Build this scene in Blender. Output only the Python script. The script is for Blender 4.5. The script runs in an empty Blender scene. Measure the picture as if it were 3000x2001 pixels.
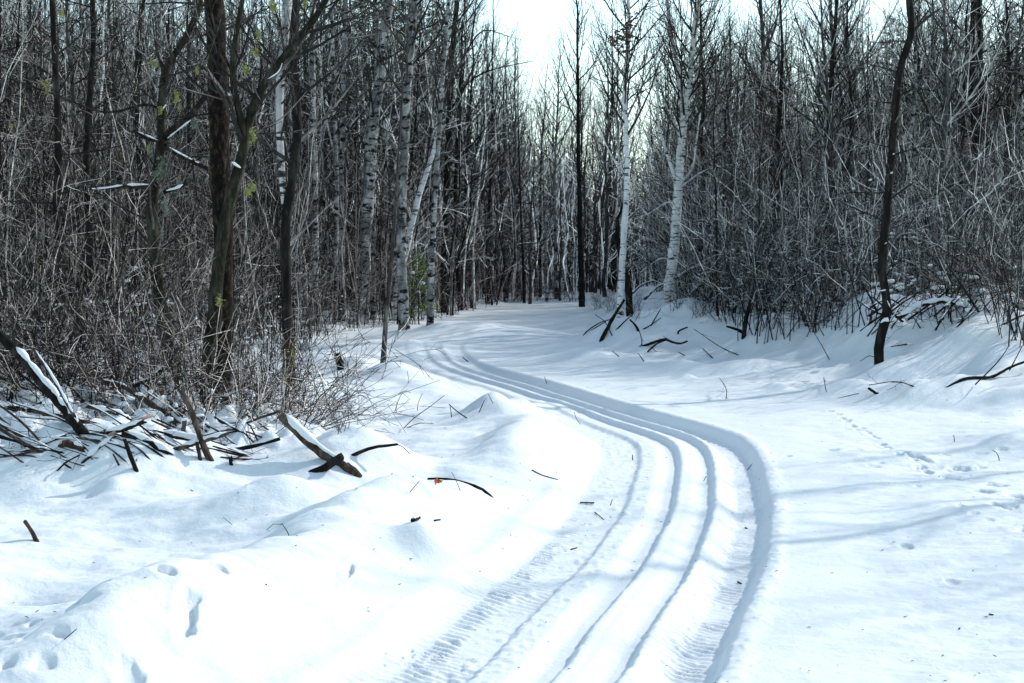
import bpy, math, random
import numpy as np

# ------------------------------------------------------------------ camera, sky, sun, exposure
S = bpy.context.scene
COL = S.collection
R = math.radians
EYE = 1.7
PITCH = R(3.574)
cam_d = bpy.data.cameras.new("camera")
cam_d.lens = 50.0
cam_d.sensor_width = 36.0
cam_d.clip_end = 3000.0
cam = bpy.data.objects.new("camera", cam_d)
COL.objects.link(cam)
cam.location = (0, 0, EYE)
cam.rotation_euler = (math.pi / 2 - PITCH, 0, 0)
S.camera = cam

SUN_EL = R(34.0)
SUN_AZ = R(57.0)                      # clockwise from +Y (the view direction) towards +X
sun_dir = np.array([math.sin(SUN_AZ) * math.cos(SUN_EL), math.cos(SUN_AZ) * math.cos(SUN_EL), math.sin(SUN_EL)])
W = bpy.data.worlds.new("World")
S.world = W
W.use_nodes = True
nt = W.node_tree
bg = nt.nodes["Background"]
sky = nt.nodes.new("ShaderNodeTexSky")
sky.sky_type = 'NISHITA'
sky.sun_disc = False
sky.sun_elevation = SUN_EL
sky.sun_rotation = SUN_AZ
sky.air_density = 1.0
sky.dust_density = 0.6
sky.ozone_density = 1.0
tint = nt.nodes.new("ShaderNodeMix")
tint.data_type = 'RGBA'
tint.blend_type = 'MULTIPLY'
tint.inputs["Factor"].default_value = 1.0
tint.inputs["B"].default_value = (0.98, 1.05, 0.94, 1)
hsv = nt.nodes.new("ShaderNodeHueSaturation")     # thin high cloud: a paler sky
hsv.inputs["Saturation"].default_value = 0.85
nt.links.new(sky.outputs[0], hsv.inputs["Color"])
nt.links.new(hsv.outputs[0], tint.inputs["A"])
nt.links.new(tint.outputs["Result"], bg.inputs[0])
bg.inputs[1].default_value = 0.15
sl = bpy.data.lights.new("sun", 'SUN')
sl.energy = 2.05
sl.angle = R(0.6)
sl.color = (1.0, 0.97, 0.92)
so = bpy.data.objects.new("sun", sl)
COL.objects.link(so)
from mathutils import Vector
so.rotation_euler = Vector(-sun_dir).to_track_quat('-Z', 'Y').to_euler()
S.view_settings.view_transform = 'Standard'
S.view_settings.look = 'None'
S.view_settings.gamma = 1.0
S.view_settings.exposure = 0.96

# ------------------------------------------------------------------ pixel -> world helpers (2351 px wide copy of the photo)
FS = 50.0 / 36.0 * 2351
CX, CY = 1175.5, 784.0
CP, SP = math.cos(PITCH), math.sin(PITCH)

def ray(x, y):
    a = (x - CX) / FS
    b = (CY - y) / FS
    return np.array([a, CP + b * SP, -SP + b * CP])

def at_y(x, y, Y):
    d = ray(x, y)
    t = Y / d[1]
    return np.array([d[0] * t, Y, EYE + d[2] * t])

def at_z(x, y, z):
    d = ray(x, y)
    t = (z - EYE) / d[2]
    return np.array([d[0] * t, d[1] * t, z])

def project(p):
    x, y, z = p[0], p[1], p[2] - EYE
    fw = y * CP - z * SP
    up = y * SP + z * CP
    return CX + FS * x / fw, CY - FS * up / fw

# ------------------------------------------------------------------ noise
def _h(ix, iy, seed):
    n = (ix.astype(np.int64) * 374761393 + iy.astype(np.int64) * 668265263 + seed * 974634777) & 0xFFFFFFFF
    n = ((n ^ (n >> 13)) * 1274126177) & 0xFFFFFFFF
    n = n ^ (n >> 16)
    return (n & 0xFFFF) / 32767.5 - 1.0

def vnoise(x, y, seed=0):
    ix, iy = np.floor(x), np.floor(y)
    fx, fy = x - ix, y - iy
    fx = fx * fx * fx * (fx * (fx * 6 - 15) + 10)
    fy = fy * fy * fy * (fy * (fy * 6 - 15) + 10)
    a, b = _h(ix, iy, seed), _h(ix + 1, iy, seed)
    c, d = _h(ix, iy + 1, seed), _h(ix + 1, iy + 1, seed)
    return a + (b - a) * fx + (c - a) * fy + (a - b - c + d) * fx * fy

def fbm(x, y, oct=3, seed=0):
    s, amp = 0, 1.0
    for o in range(oct):
        s = s + amp * vnoise(x * 2 ** o + 17.3 * o, y * 2 ** o - 9.1 * o, seed + o)
        amp *= 0.5
    return s

def sm(t):
    t = np.clip(t, 0, 1)
    return t * t * (3 - 2 * t)

def smooth_poly(pts, n=12):
    P = np.array(pts, float)
    P = np.vstack([2 * P[0] - P[1], P, 2 * P[-1] - P[-2]])
    out = []
    for i in range(1, len(P) - 2):
        p0, p1, p2, p3 = P[i - 1], P[i], P[i + 1], P[i + 2]
        for k in range(n):
            t = k / n
            out.append(0.5 * ((2 * p1) + (-p0 + p2) * t + (2 * p0 - 5 * p1 + 4 * p2 - p3) * t * t + (-p0 + 3 * p1 - 3 * p2 + p3) * t ** 3))
    out.append(P[-2])
    return np.array(out)

def poly_dist(x, y, P):
    """signed distance (right of travel positive) and arc length along polyline P"""
    best = np.full(x.shape, 1e9)
    sd = np.zeros(x.shape)
    ss = np.zeros(x.shape)
    acc = 0.0
    for i in range(len(P) - 1):
        ax, ay = P[i]
        bx, by = P[i + 1]
        dx, dy = bx - ax, by - ay
        L2 = dx * dx + dy * dy
        L = math.sqrt(L2)
        t = np.clip(((x - ax) * dx + (y - ay) * dy) / L2, 0, 1)
        ex, ey = x - ax - t * dx, y - ay - t * dy
        d2 = ex * ex + ey * ey
        m = d2 < best
        best = np.where(m, d2, best)
        sd = np.where(m, (dy * (x - ax) - dx * (y - ay)) / L, sd)
        ss = np.where(m, acc + t * L, ss)
        acc += L
    d = np.sqrt(best)
    return np.where(sd >= 0, d, -d), ss

# ------------------------------------------------------------------ terrain
CENTRE = smooth_poly([(-0.95, 3.2), (-0.35, 4.3), (.222, 5.62), (.395, 6.23), (.575, 6.9), (.82, 7.8), (1.02, 8.74), (1.28, 10.2), (1.48, 11.71),
                      (1.535, 12.76), (1.43, 13.54), (1.14, 14.6), (.6, 16.3), (-.157, 19.0), (-.95, 21.5), (-1.36, 23.8), (-1.35, 26.4),
                      (-.95, 30.8), (-.27, 35.8), (.44, 41), (1.0, 47), (2.2, 54)], 10)
TOE_R = smooth_poly([(7.5, 7.2), (6.6, 10.5), (5.5, 13.7), (4.75, 17.0), (3.3, 20.5), (1.9, 23.2), (1.15, 26.0), (1.2, 31), (1.5, 38), (2.2, 46), (4.0, 56), (7, 66)], 6)
TOE_L = smooth_poly([(-9, 14.5), (-6.2, 16.5), (-4.1, 16.8), (-3.4, 19), (-3.7, 24.5), (-3.9, 29.5), (-2.1, 36), (-1.1, 42), (-.2, 48), (1.2, 54), (3.5, 62)], 6)

# bumps: crest pixel (2351 px copy), crest height, half-length across, half-length deep (m), rotation (deg), power
BUMPS = []
def bump(x, y, h, rx, ry, rot=0, sharp=1.0):
    p = at_z(x, y, h)
    BUMPS.append((p[0], p[1], h, rx, ry, R(rot), sharp))

# left bank beside the track
bump(600, 1262, .31, .40, 1.0, -34)
bump(330, 1420, .24, .34, 1.0, -38)
bump(770, 1190, .22, .32, .7, -30)
bump(1000, 1125, .24, .34, .9, -20)
bump(1185, 918, .19, .5, 1.5, -10)
bump(1130, 945, .17, .28, .6, 20)
bump(1225, 985, .20, .30, 1.1, -8)
bump(1190, 1040, .14, .40, .9, -14)
bump(975, 1258, .14, .15, .2, 20)
bump(640, 1222, -.10, .2, .2, 0)
bump(690, 1205, .12, .3, .2, 0)
bump(880, 1185, .14, .24, .2, 0)
bump(620, 1112, .27, .6, .32, 12)
bump(700, 1150, .07, .5, .35, 10)
bump(262, 1158, .05, .10, .12, 0)
bump(330, 1050, .26, 1.0, .6, 0)
bump(120, 1085, .18, .9, .5, 0)
bump(60, 1455, -.16, .3, .3, 0)
bump(850, 1040, .20, .45, .5, 0)
bump(780, 1065, .16, .4, .4, 0)
bump(825, 818, .33, .55, .8, 0)
bump(905, 850, .22, .5, .6, -20)
bump(750, 815, .22, .6, .6, 0)
bump(660, 870, .2, .7, 1.0, 0)
bump(980, 880, .10, .8, 1.2, 0)
bump(1120, 745, .25, 1.2, 3.0, 10)
bump(1000, 750, .2, 1.0, 2.0, 10)
bump(940, 780, .22, 1.0, 1.6, 0)
# right bank
bump(1480, 745, 0.41, 1.3, 1.8, 0)
bump(1420, 770, 0.26, .8, 1.0, 30)
bump(1600, 700, 0.41, 1.6, 2.5, 0)
bump(1690, 690, 0.41, 1.3, 2.0, 0)
bump(1580, 765, 0.26, .8, .9, 0)
bump(1740, 790, 0.23, .55, .6, 0)
bump(1800, 780, 0.31, .5, .6, 0)
bump(1560, 820, 0.19, .45, .55, 20)
bump(1490, 800, 0.16, .5, .45, 20)
bump(1350, 800, 0.19, .6, .7, 30)
bump(1690, 835, 0.14, .55, .5, 10)
bump(1575, 857, 0.09, .17, .2, 0)
bump(1785, 876, 0.11, .2, .2, 0)
bump(1960, 790, 0.32, 1.1, .8, 0)
bump(2100, 770, 0.35, 1.2, .8, 0)
bump(2250, 790, 0.35, 1.2, .9, 0)
bump(2035, 845, 0.24, .7, .5, 30)
bump(1960, 868, 0.20, .5, .45, 40)
bump(2210, 880, 0.20, .9, .5, 20)
bump(2330, 900, 0.18, .6, .6, 20)
bump(2100, 885, 0.18, .6, .45, 10)
bump(2330, 985, 0.14, .35, .6, 10)

_rf = random.Random(5)
FOOT = []
for k in range(16):
    u = k / 15
    FOOT.append((3.0 + .62 * math.sin(u * 2.2) + (-.11 if k % 2 else .11) - .55 * (1 - u), 5.6 + u * 6.2 + _rf.uniform(-.1, .1), .075, .13, .036))
for k in range(34):
    FOOT.append((_rf.uniform(2.3, 4.6), _rf.uniform(7.2, 12.5), _rf.uniform(.03, .07), _rf.uniform(.04, .08), _rf.uniform(.008, .02)))
for k in range(26):
    u = k / 25
    p = at_z(1905 + 230 * u + _rf.uniform(-5, 5), 945 + 130 * u + _rf.uniform(-6, 6), 0)
    FOOT.append((p[0], p[1], .035, .07, .028))
for k in range(34):
    FOOT.append((_rf.uniform(-2.5, -1.2), _rf.uniform(4.9, 6.1), _rf.uniform(.03, .08), _rf.uniform(.03, .06), _rf.uniform(.012, .03)))
for (x, y, sx, sy, dd) in ((435, 1490, .045, .13, .04), (410, 1405, .05, .09, .035), (220, 1385, .09, .06, .045), (800, 1345, .02, .16, .03)):
    p = at_z(x, y, .12)
    FOOT.append((p[0], p[1], sx, sy, dd))

def Hraw(x, y):
    far = sm((y - 48) / 30)
    dr, _ = poly_dist(x, y, TOE_R)
    dl, _ = poly_dist(x, y, TOE_L)
    wob = .35 * vnoise(x * .9, y * .6, 31)
    z = .46 * sm((dr + wob) / (1.25 + 1.4 * sm((y - 15) / 8))) * (1 + .25 * vnoise(x * .35, y * .35, 8)) + .25 * sm((dr - 3) / 12)
    z = z + .22 * sm((-dl + .5 + wob) / 2.5) + .15 * sm((-dl - 4) / 10)
    z = z + far * .5
    # left verge: soft, uneven ground between the trail and the trees
    m = np.zeros(x.shape)
    inside = (y > 2.5) & (y < 60)
    t = np.full(x.shape, 9.0)
    s = np.zeros(x.shape)
    idx = np.where(inside & (np.abs(x - np.interp(y, CENTRE[:, 1], CENTRE[:, 0])) < 5))
    if idx[0].size:
        t[idx], s[idx] = poly_dist(x[idx], y[idx], CENTRE)
    t = np.where(inside, t, np.sign(x) * 9)
    t = np.where((t == 9.0) & (x < np.interp(y, CENTRE[:, 1], CENTRE[:, 0])), -9.0, t)
    verge = sm((-t - .7) / .9)
    z = z + verge * .07 * sm((34 - y) / 10)
    for (bx, by, h, rx, ry, ro, sh) in BUMPS:
        ddx, ddy = x - bx, y - by
        near = np.where((np.abs(ddx) < 3.2 * max(rx, ry)) & (np.abs(ddy) < 3.2 * max(rx, ry)))
        if not near[0].size:
            continue
        ex, ey = ddx[near], ddy[near]
        c, sn = math.cos(ro), math.sin(ro)
        ux, uy = (ex * c + ey * sn) / rx, (-ex * sn + ey * c) / ry
        r2 = ux * ux + uy * uy
        z[near] += h * .85 * np.exp(-r2 * 1.1) * (1 + .22 * vnoise(ex * 2.2, ey * 2.2, 71))
    calm = sm((np.abs(t + .1) - .75) / .8)                       # the driven strip is smoother
    rough = .35 + .65 * np.maximum(verge * .8, sm((dr + 1) / 2))
    z = z + .05 * fbm(x * .55, y * .55, 2, 3) * (.25 + .75 * calm) * (.4 + rough)
    z = z + .042 * fbm(x * 1.3 + 4, y * 1.9, 2, 12) * calm * rough
    z = z + .018 * fbm(x * 3.1, y * 4.3, 2, 17) * calm * (rough + .1) * sm((30 - y) / 8)
    z = z + .010 * fbm(x * 2.2 + y * .8, y * 5.5 - x * 1.2, 2, 21) * (.2 + .8 * calm) * (rough + .12)
    z = z + .0045 * fbm(x * 9, y * 14, 3, 91) * sm((20 - y) / 8) * (.35 + .65 * calm)
    z = z + .05 * sm((dr + .3) / 1.0) * sm((9 - dr) / 4) * sm((36 - y) / 8) * fbm(x * 1.1 + 7, y * 1.3, 2, 47)
    # ribs towards the trail: tree-shadow streaks put into the right bank's shape
    rib = sm((dr + .6) / 1.2) * sm((9 - dr) / 4) * sm((34 - y) / 8)
    z = z + rib * .10 * vnoise(x * .9 + y * .55, y * 2.4 - x * 1.5, 44)
    # brush pile lumps, left
    pl = np.exp(-(((x + 3.9) / 2.2) ** 4 + ((y - 12.0) / 1.9) ** 4))
    lump = .45 + .75 * vnoise(x * 2.1, y * 2.6, 5) + .35 * np.abs(vnoise(x * 4.2, y * 4.6, 6))
    z = z + pl * (.20 + .30 * sm(lump * 1.15) * (.6 + .4 * vnoise(x * 9, y * 9, 7)))
    pr = np.exp(-(((x - 7.4) / 2.4) ** 4 + ((y - 20.5) / 2.2) ** 4))
    lump2 = .45 + .75 * vnoise(x * 1.7, y * 1.9, 15) + .35 * np.abs(vnoise(x * 3.6, y * 3.6, 16))
    z = z + pr * (.30 + .20 * sm(lump2 * 1.1))
    # the vehicle's ruts
    lim = np.where((np.abs(t) < 1.2) & inside & (y < 50))
    if lim[0].size:
        tx, sx_, xx, yy = t[lim], s[lim], x[lim], y[lim]
        fade = sm((27 - yy) / 9) * .94 + .06
        w = tx + .012 * vnoise(sx_ * .9, sx_ * 0 + .5, 51) + .005 * vnoise(xx * 8, yy * 8, 52)
        edge = (.006 * vnoise(xx * 24, yy * 24, 53) + .005 * vnoise(xx * 60, yy * 60, 57)) * sm((17 - yy) / 6)
        we = w + edge
        base = -.030 * sm((.80 - np.abs(w + .18)) / .22)
        ro = -.082 * sm((we - .20) / .16) * (1 - sm((we - .49) / .10))
        sr = -.040 * sm((w + .01) / .12) * (1 - sm((we - .145) / .05))
        sl_ = -.040 * sm((w + .29) / .12) * (1 - sm((we + .12) / .05))
        lo = -.030 * sm((w + .90) / .16) * (1 - sm((we + .45) / .06))
        lip = .010 * np.exp(-((w + .95) / .06) ** 2) + .010 * np.exp(-((w - .63) / .05) ** 2) + .014 * np.exp(-((w - .20) / .04) ** 2) + .012 * np.exp(-((w + .06) / .035) ** 2)
        nearf = sm((17 - yy) / 5)
        # tread marks: chevrons in the outer ruts
        ph = (sx_ + .5 * np.abs(w + .74) + .012 * vnoise(xx * 11, yy * 11, 58)) * 2 * math.pi / .058
        lug = np.sin(ph) * (.6 + .4 * vnoise(xx * 6, yy * 6, 54))
        trl = (.0120 * lug * sm((w + .88) / .05) * (1 - sm((w + .66) / .06)) + .006 * lug * sm((w + .66) / .05) * (1 - sm((w + .47) / .06)) * sm(.5 + vnoise(xx * 3, yy * 3, 59))) * nearf
        ph2 = (sx_ + .5 * np.abs(w - .30) + .012 * vnoise(xx * 11, yy * 11, 68)) * 2 * math.pi / .058
        trr = .0095 * np.sin(ph2) * (.5 + .5 * vnoise(xx * 5, yy * 5, 55)) * sm((w - .19) / .05) * (1 - sm((w - .45) / .05)) * nearf
        crumb = .011 * np.maximum(0, vnoise(xx * 21, yy * 21, 56) - .2) * sm((.75 - np.abs(w)) / .1) * nearf * sm((np.abs(w) - .2) / .1)
        z[lim] += fade * (base + ro + sr + sl_ + lo + lip + trl + trr + crumb)
    for (fx, fy, sx, sy, dd) in FOOT:
        near = np.where((np.abs(x - fx) < .45) & (np.abs(y - fy) < .6))
        if near[0].size:
            ex, ey = (x[near] - fx) / sx, (y[near] - fy) / sy
            r = np.sqrt(ex * ex + ey * ey) + .30 * vnoise(x[near] * 14, y[near] * 14, 61) + .2 * vnoise(x[near] * 31, y[near] * 31, 62)
            z[near] += -dd * (1 - sm((r - .55) / .45)) + .12 * dd * np.exp(-((r - 1.5) / .35) ** 2)
    return z

def H(x, y):
    return float(Hraw(np.array([float(x)]), np.array([float(y)]))[0])

def hit(xp, yp, y0=3.5, y1=110):
    d = ray(xp, yp)
    Y = y0 * (y1 / y0) ** np.linspace(0, 1, 900)
    t = Y / d[1]
    hz = Hraw(d[0] * t, Y)
    rz = EYE + d[2] * t
    below = np.where(rz < hz)[0]
    i = below[0] if below.size else len(Y) - 1
    return np.array([d[0] * t[i], Y[i], hz[i]])

# ------------------------------------------------------------------ mesh helpers
def raw_mesh(name, V, loops, starts, smooth=True):
    me = bpy.data.meshes.new(name)
    V = np.ascontiguousarray(V, np.float32)
    me.vertices.add(len(V))
    me.vertices.foreach_set("co", V.ravel())
    me.loops.add(len(loops))
    me.loops.foreach_set("vertex_index", np.ascontiguousarray(loops, np.int32))
    me.polygons.add(len(starts))
    me.polygons.foreach_set("loop_start", np.ascontiguousarray(starts, np.int32))
    me.update(calc_edges=True)
    me.polygons.foreach_set("use_smooth", np.full(len(starts), smooth, bool))
    return me

def obj(name, me, mat=None, parent=None, loc=None, **props):
    o = bpy.data.objects.new(name, me)
    COL.objects.link(o)
    if mat is not None and me is not None and not me.materials:
        me.materials.append(mat)
    if parent is not None:
        o.parent = parent
    if loc is not None:
        o.location = loc
    for k, v in props.items():
        o[k] = v
    return o

# ------------------------------------------------------------------ materials
def new_mat(name):
    m = bpy.data.materials.new(name)
    m.use_nodes = True
    n = m.node_tree
    b = n.nodes["Principled BSDF"]
    b.inputs["Specular IOR Level"].default_value = .25
    return m, n, b

def N(n, typ, **kw):
    nd = n.nodes.new(typ)
    for k, v in kw.items():
        setattr(nd, k, v)
    return nd

def ramp(n, stops):
    r = N(n, "ShaderNodeValToRGB")
    el = r.color_ramp.elements
    while len(el) > 1:
        el.remove(el[-1])
    el[0].position, el[0].color = stops[0][0], (*stops[0][1], 1)
    for p, c in stops[1:]:
        e = el.new(p)
        e.color = (*c, 1)
    return r

def snow_mat():
    m, n, b = new_mat("snow")
    tc = N(n, "ShaderNodeTexCoord")
    n1 = N(n, "ShaderNodeTexNoise"); n1.inputs["Scale"].default_value = 30; n1.inputs["Detail"].default_value = 8; n1.inputs["Roughness"].default_value = .72
    n.links.new(tc.outputs["Object"], n1.inputs["Vector"])
    bp = N(n, "ShaderNodeBump"); bp.inputs["Strength"].default_value = .6; bp.inputs["Distance"].default_value = .014
    n.links.new(n1.outputs["Fac"], bp.inputs["Height"])
    n.links.new(bp.outputs["Normal"], b.inputs["Normal"])
    b.inputs["Base Color"].default_value = (.69, .72, .745, 1)
    b.inputs["Roughness"].default_value = .65
    b.inputs["Specular IOR Level"].default_value = .2
    return m

def bark_mat(name, dark, mid, light, scale=9.0, stretch=.25, bands=None, moss=None, island=0.0):
    """mottled bark; bands = (colour, threshold) for the dark horizontal marks of a birch"""
    m, n, b = new_mat(name)
    tc = N(n, "ShaderNodeTexCoord")
    oi = N(n, "ShaderNodeObjectInfo")
    add = N(n, "ShaderNodeVectorMath", operation='ADD')
    mul = N(n, "ShaderNodeMath", operation='MULTIPLY'); mul.inputs[1].default_value = 37.0
    n.links.new(oi.outputs["Random"], mul.inputs[0])
    n.links.new(tc.outputs["Object"], add.inputs[0]); n.links.new(mul.outputs[0], add.inputs[1])
    mp = N(n, "ShaderNodeMapping"); mp.inputs["Scale"].default_value = (1, 1, stretch)
    n.links.new(add.outputs[0], mp.inputs["Vector"])
    n1 = N(n, "ShaderNodeTexNoise"); n1.inputs["Scale"].default_value = scale; n1.inputs["Detail"].default_value = 5; n1.inputs["Roughness"].default_value = .7
    n.links.new(mp.outputs[0], n1.inputs["Vector"])
    rp = ramp(n, [(.30, dark), (.5, mid), (.70, light)])
    n.links.new(n1.outputs["Fac"], rp.inputs["Fac"])
    col = rp.outputs["Color"]
    if bands:
        mp2 = N(n, "ShaderNodeMapping"); mp2.inputs["Scale"].default_value = (2.2, 2.2, bands[2] if len(bands) > 2 else 11)
        n.links.new(add.outputs[0], mp2.inputs["Vector"])
        n2 = N(n, "ShaderNodeTexNoise"); n2.inputs["Scale"].default_value = 1.6; n2.inputs["Detail"].default_value = 4; n2.inputs["Roughness"].default_value = .75
        n.links.new(mp2.outputs[0], n2.inputs["Vector"])
        t = bands[1]
        rp2 = ramp(n, [(t, (0, 0, 0)), (t + .04, (1, 1, 1))])
        n.links.new(n2.outputs["Fac"], rp2.inputs["Fac"])
        mx = N(n, "ShaderNodeMix", data_type='RGBA')
        n.links.new(rp2.outputs["Color"], mx.inputs["Factor"])
        n.links.new(col, mx.inputs["A"])
        mx.inputs["B"].default_value = (*bands[0], 1)
        col = mx.outputs["Result"]
    if moss:
        n3 = N(n, "ShaderNodeTexNoise"); n3.inputs["Scale"].default_value = 5.0; n3.inputs["Detail"].default_value = 6; n3.inputs["Roughness"].default_value = .7
        n.links.new(add.outputs[0], n3.inputs["Vector"])
        rp3 = ramp(n, [(moss[1], (0, 0, 0)), (moss[1] + .08, (1, 1, 1))])
        n.links.new(n3.outputs["Fac"], rp3.inputs["Fac"])
        mx = N(n, "ShaderNodeMix", data_type='RGBA')
        n.links.new(rp3.outputs["Color"], mx.inputs["Factor"])
        n.links.new(col, mx.inputs["A"])
        mx.inputs["B"].default_value = (*moss[0], 1)
        col = mx.outputs["Result"]
    if island:
        ge = N(n, "ShaderNodeNewGeometry")
        ri = ramp(n, [(0.0, (.06, .06, .06)), (.55, (.36, .36, .36)), (.70, (1.8, 1.78, 1.75)), (1.0, (11.0, 10.8, 10.6))])  # random twig tone: painted sunlight and snow dust at the bright end, shade below
        n.links.new(ge.outputs["Random Per Island"], ri.inputs["Fac"])
        mm = N(n, "ShaderNodeMix", data_type='RGBA', blend_type='MULTIPLY')
        mm.inputs["Factor"].default_value = island
        n.links.new(col, mm.inputs["A"]); n.links.new(ri.outputs["Color"], mm.inputs["B"])
        col = mm.outputs["Result"]
    n.links.new(col, b.inputs["Base Color"])
    b.inputs["Roughness"].default_value = .9
    b.inputs["Specular IOR Level"].default_value = .06
    bp = N(n, "ShaderNodeBump"); bp.inputs["Strength"].default_value = .6; bp.inputs["Distance"].default_value = .02
    n.links.new(n1.outputs["Fac"], bp.inputs["Height"])
    n.links.new(bp.outputs["Normal"], b.inputs["Normal"])
    return m

def plain_mat(name, c1, c2, scale=20, rough=.8):
    m, n, b = new_mat(name)
    tc = N(n, "ShaderNodeTexCoord")
    n1 = N(n, "ShaderNodeTexNoise"); n1.inputs["Scale"].default_value = scale; n1.inputs["Detail"].default_value = 4
    n.links.new(tc.outputs["Object"], n1.inputs["Vector"])
    rp = ramp(n, [(.35, c1), (.65, c2)])
    n.links.new(n1.outputs["Fac"], rp.inputs["Fac"])
    n.links.new(rp.outputs["Color"], b.inputs["Base Color"])
    b.inputs["Roughness"].default_value = rough
    return m

SNOW = snow_mat()

# ------------------------------------------------------------------ the snow-covered ground
def build_ground():
    ys = [-60, -30, -15, -8, -4, -1, 1, 2.2, 3.0, 3.6]
    y = 4.0
    while y < 13:
        ys.append(y); y *= 1.0021
    while y < 30:
        ys.append(y); y *= 1.0032
    while y < 70:
        ys.append(y); y *= 1.008
    while y < 150:
        ys.append(y); y *= 1.06
    ys = np.array(ys)
    u = np.concatenate([[-1.2, -1.0, -.85, -.72, -.6, -.52, -.46], np.linspace(-.42, .42, 820), [.46, .52, .6, .72, .85, 1.0, 1.2]])
    wd = np.maximum(ys, 2.5) + .6
    wd = np.where(ys < 2.5, 3.1, wd)
    X = u[None, :] * wd[:, None]
    X[:, 0] = -170; X[:, 1] = np.minimum(X[:, 1], -40 - .5 * ys); X[:, -1] = 170; X[:, -2] = np.maximum(X[:, -2], 40 + .5 * ys)
    Y = np.repeat(ys[:, None], len(u), 1)
    Z = Hraw(X.ravel(), Y.ravel())
    V = np.stack([X.ravel(), Y.ravel(), Z], 1)
    nr, nc = len(ys), len(u)
    a = (np.arange(nr - 1)[:, None] * nc + np.arange(nc - 1)[None, :]).ravel()
    F = np.stack([a, a + 1, a + nc + 1, a + nc], 1)
    me = raw_mesh("snow_ground", V, F.ravel(), np.arange(len(F)) * 4)
    return obj("snow_ground", me, SNOW, kind="structure")
build_ground()

# ------------------------------------------------------------------ bark, foliage and other materials
BIRCH = bark_mat("birch_bark", (.50, .50, .49), (.66, .66, .65), (.78, .78, .77), 5, .5, bands=((.025, .023, .022), .548, 10))
ASPEN = bark_mat("aspen_bark", (.03, .03, .03), (.20, .20, .196), (.60, .60, .59), 4, .5, bands=((.012, .011, .010), .52, 6))
ASPEN_W = bark_mat("pale_aspen_bark", (.22, .22, .22), (.42, .42, .415), (.58, .58, .57), 5, .6, bands=((.03, .028, .026), .55, 7))
DARK = bark_mat("dark_bark", (.005, .0045, .004), (.012, .011, .010), (.045, .041, .038), 14, .25)
GREY = bark_mat("grey_bark", (.014, .0135, .013), (.045, .043, .041), (.20, .195, .185), 12, .3)
OLIVE = bark_mat("olive_bark", (.006, .0055, .004), (.018, .017, .012), (.07, .066, .05), 12, .3, moss=((.035, .05, .028), .62))
REDBARK = bark_mat("scaly_bark", (.004, .0035, .003), (.009, .007, .006), (.075, .05, .038), 22, .5, moss=((.05, .055, .018), .68))
MOSSY = bark_mat("mossy_bark", (.015, .014, .010), (.04, .035, .022), (.09, .08, .05), 14, .4, moss=((.10, .115, .015), .54))
TWIG_D = bark_mat("dark_twig", (.018, .017, .016), (.045, .042, .040), (.12, .115, .11), 3, 1.0, island=1.0)
TWIG_B = bark_mat("brown_twig", (.030, .026, .023), (.075, .065, .059), (.19, .17, .158), 2.5, 1.0, island=1.0)
TWIG_G = bark_mat("grey_twig", (.04, .041, .041), (.10, .102, .102), (.24, .242, .24), 2.5, 1.0, island=1.0)
TWIG_H = bark_mat("branch_bark", (.012, .011, .010), (.032, .030, .028), (.10, .095, .09), 3, 1.0, island=.35)
STICK = bark_mat("stick_bark", (.015, .011, .009), (.05, .036, .029), (.15, .11, .09), 22, .3)
PALESTICK = bark_mat("pale_stick_bark", (.15, .11, .09), (.28, .21, .175), (.42, .34, .29), 14, .3)
CUTWOOD = plain_mat("cut_wood", (.42, .27, .14), (.58, .42, .24), 30)
NEEDLE = plain_mat("needles", (.020, .040, .022), (.055, .095, .042), 3)
NEEDLE_B = plain_mat("sunlit_needles", (.05, .10, .015), (.20, .29, .05), 9)  # sunlight on the small fir, put into the needle colour
LICHEN = plain_mat("lichen", (.17, .19, .05), (.34, .35, .13), 30)
LICHEN_G = plain_mat("grey_lichen", (.10, .14, .10), (.22, .27, .20), 18)
ORANGE = plain_mat("orange_leaf", (.42, .07, .02), (.60, .16, .05), 14)
DEADLEAF = plain_mat("dead_leaf", (.06, .03, .025), (.14, .07, .05), 14)

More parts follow.
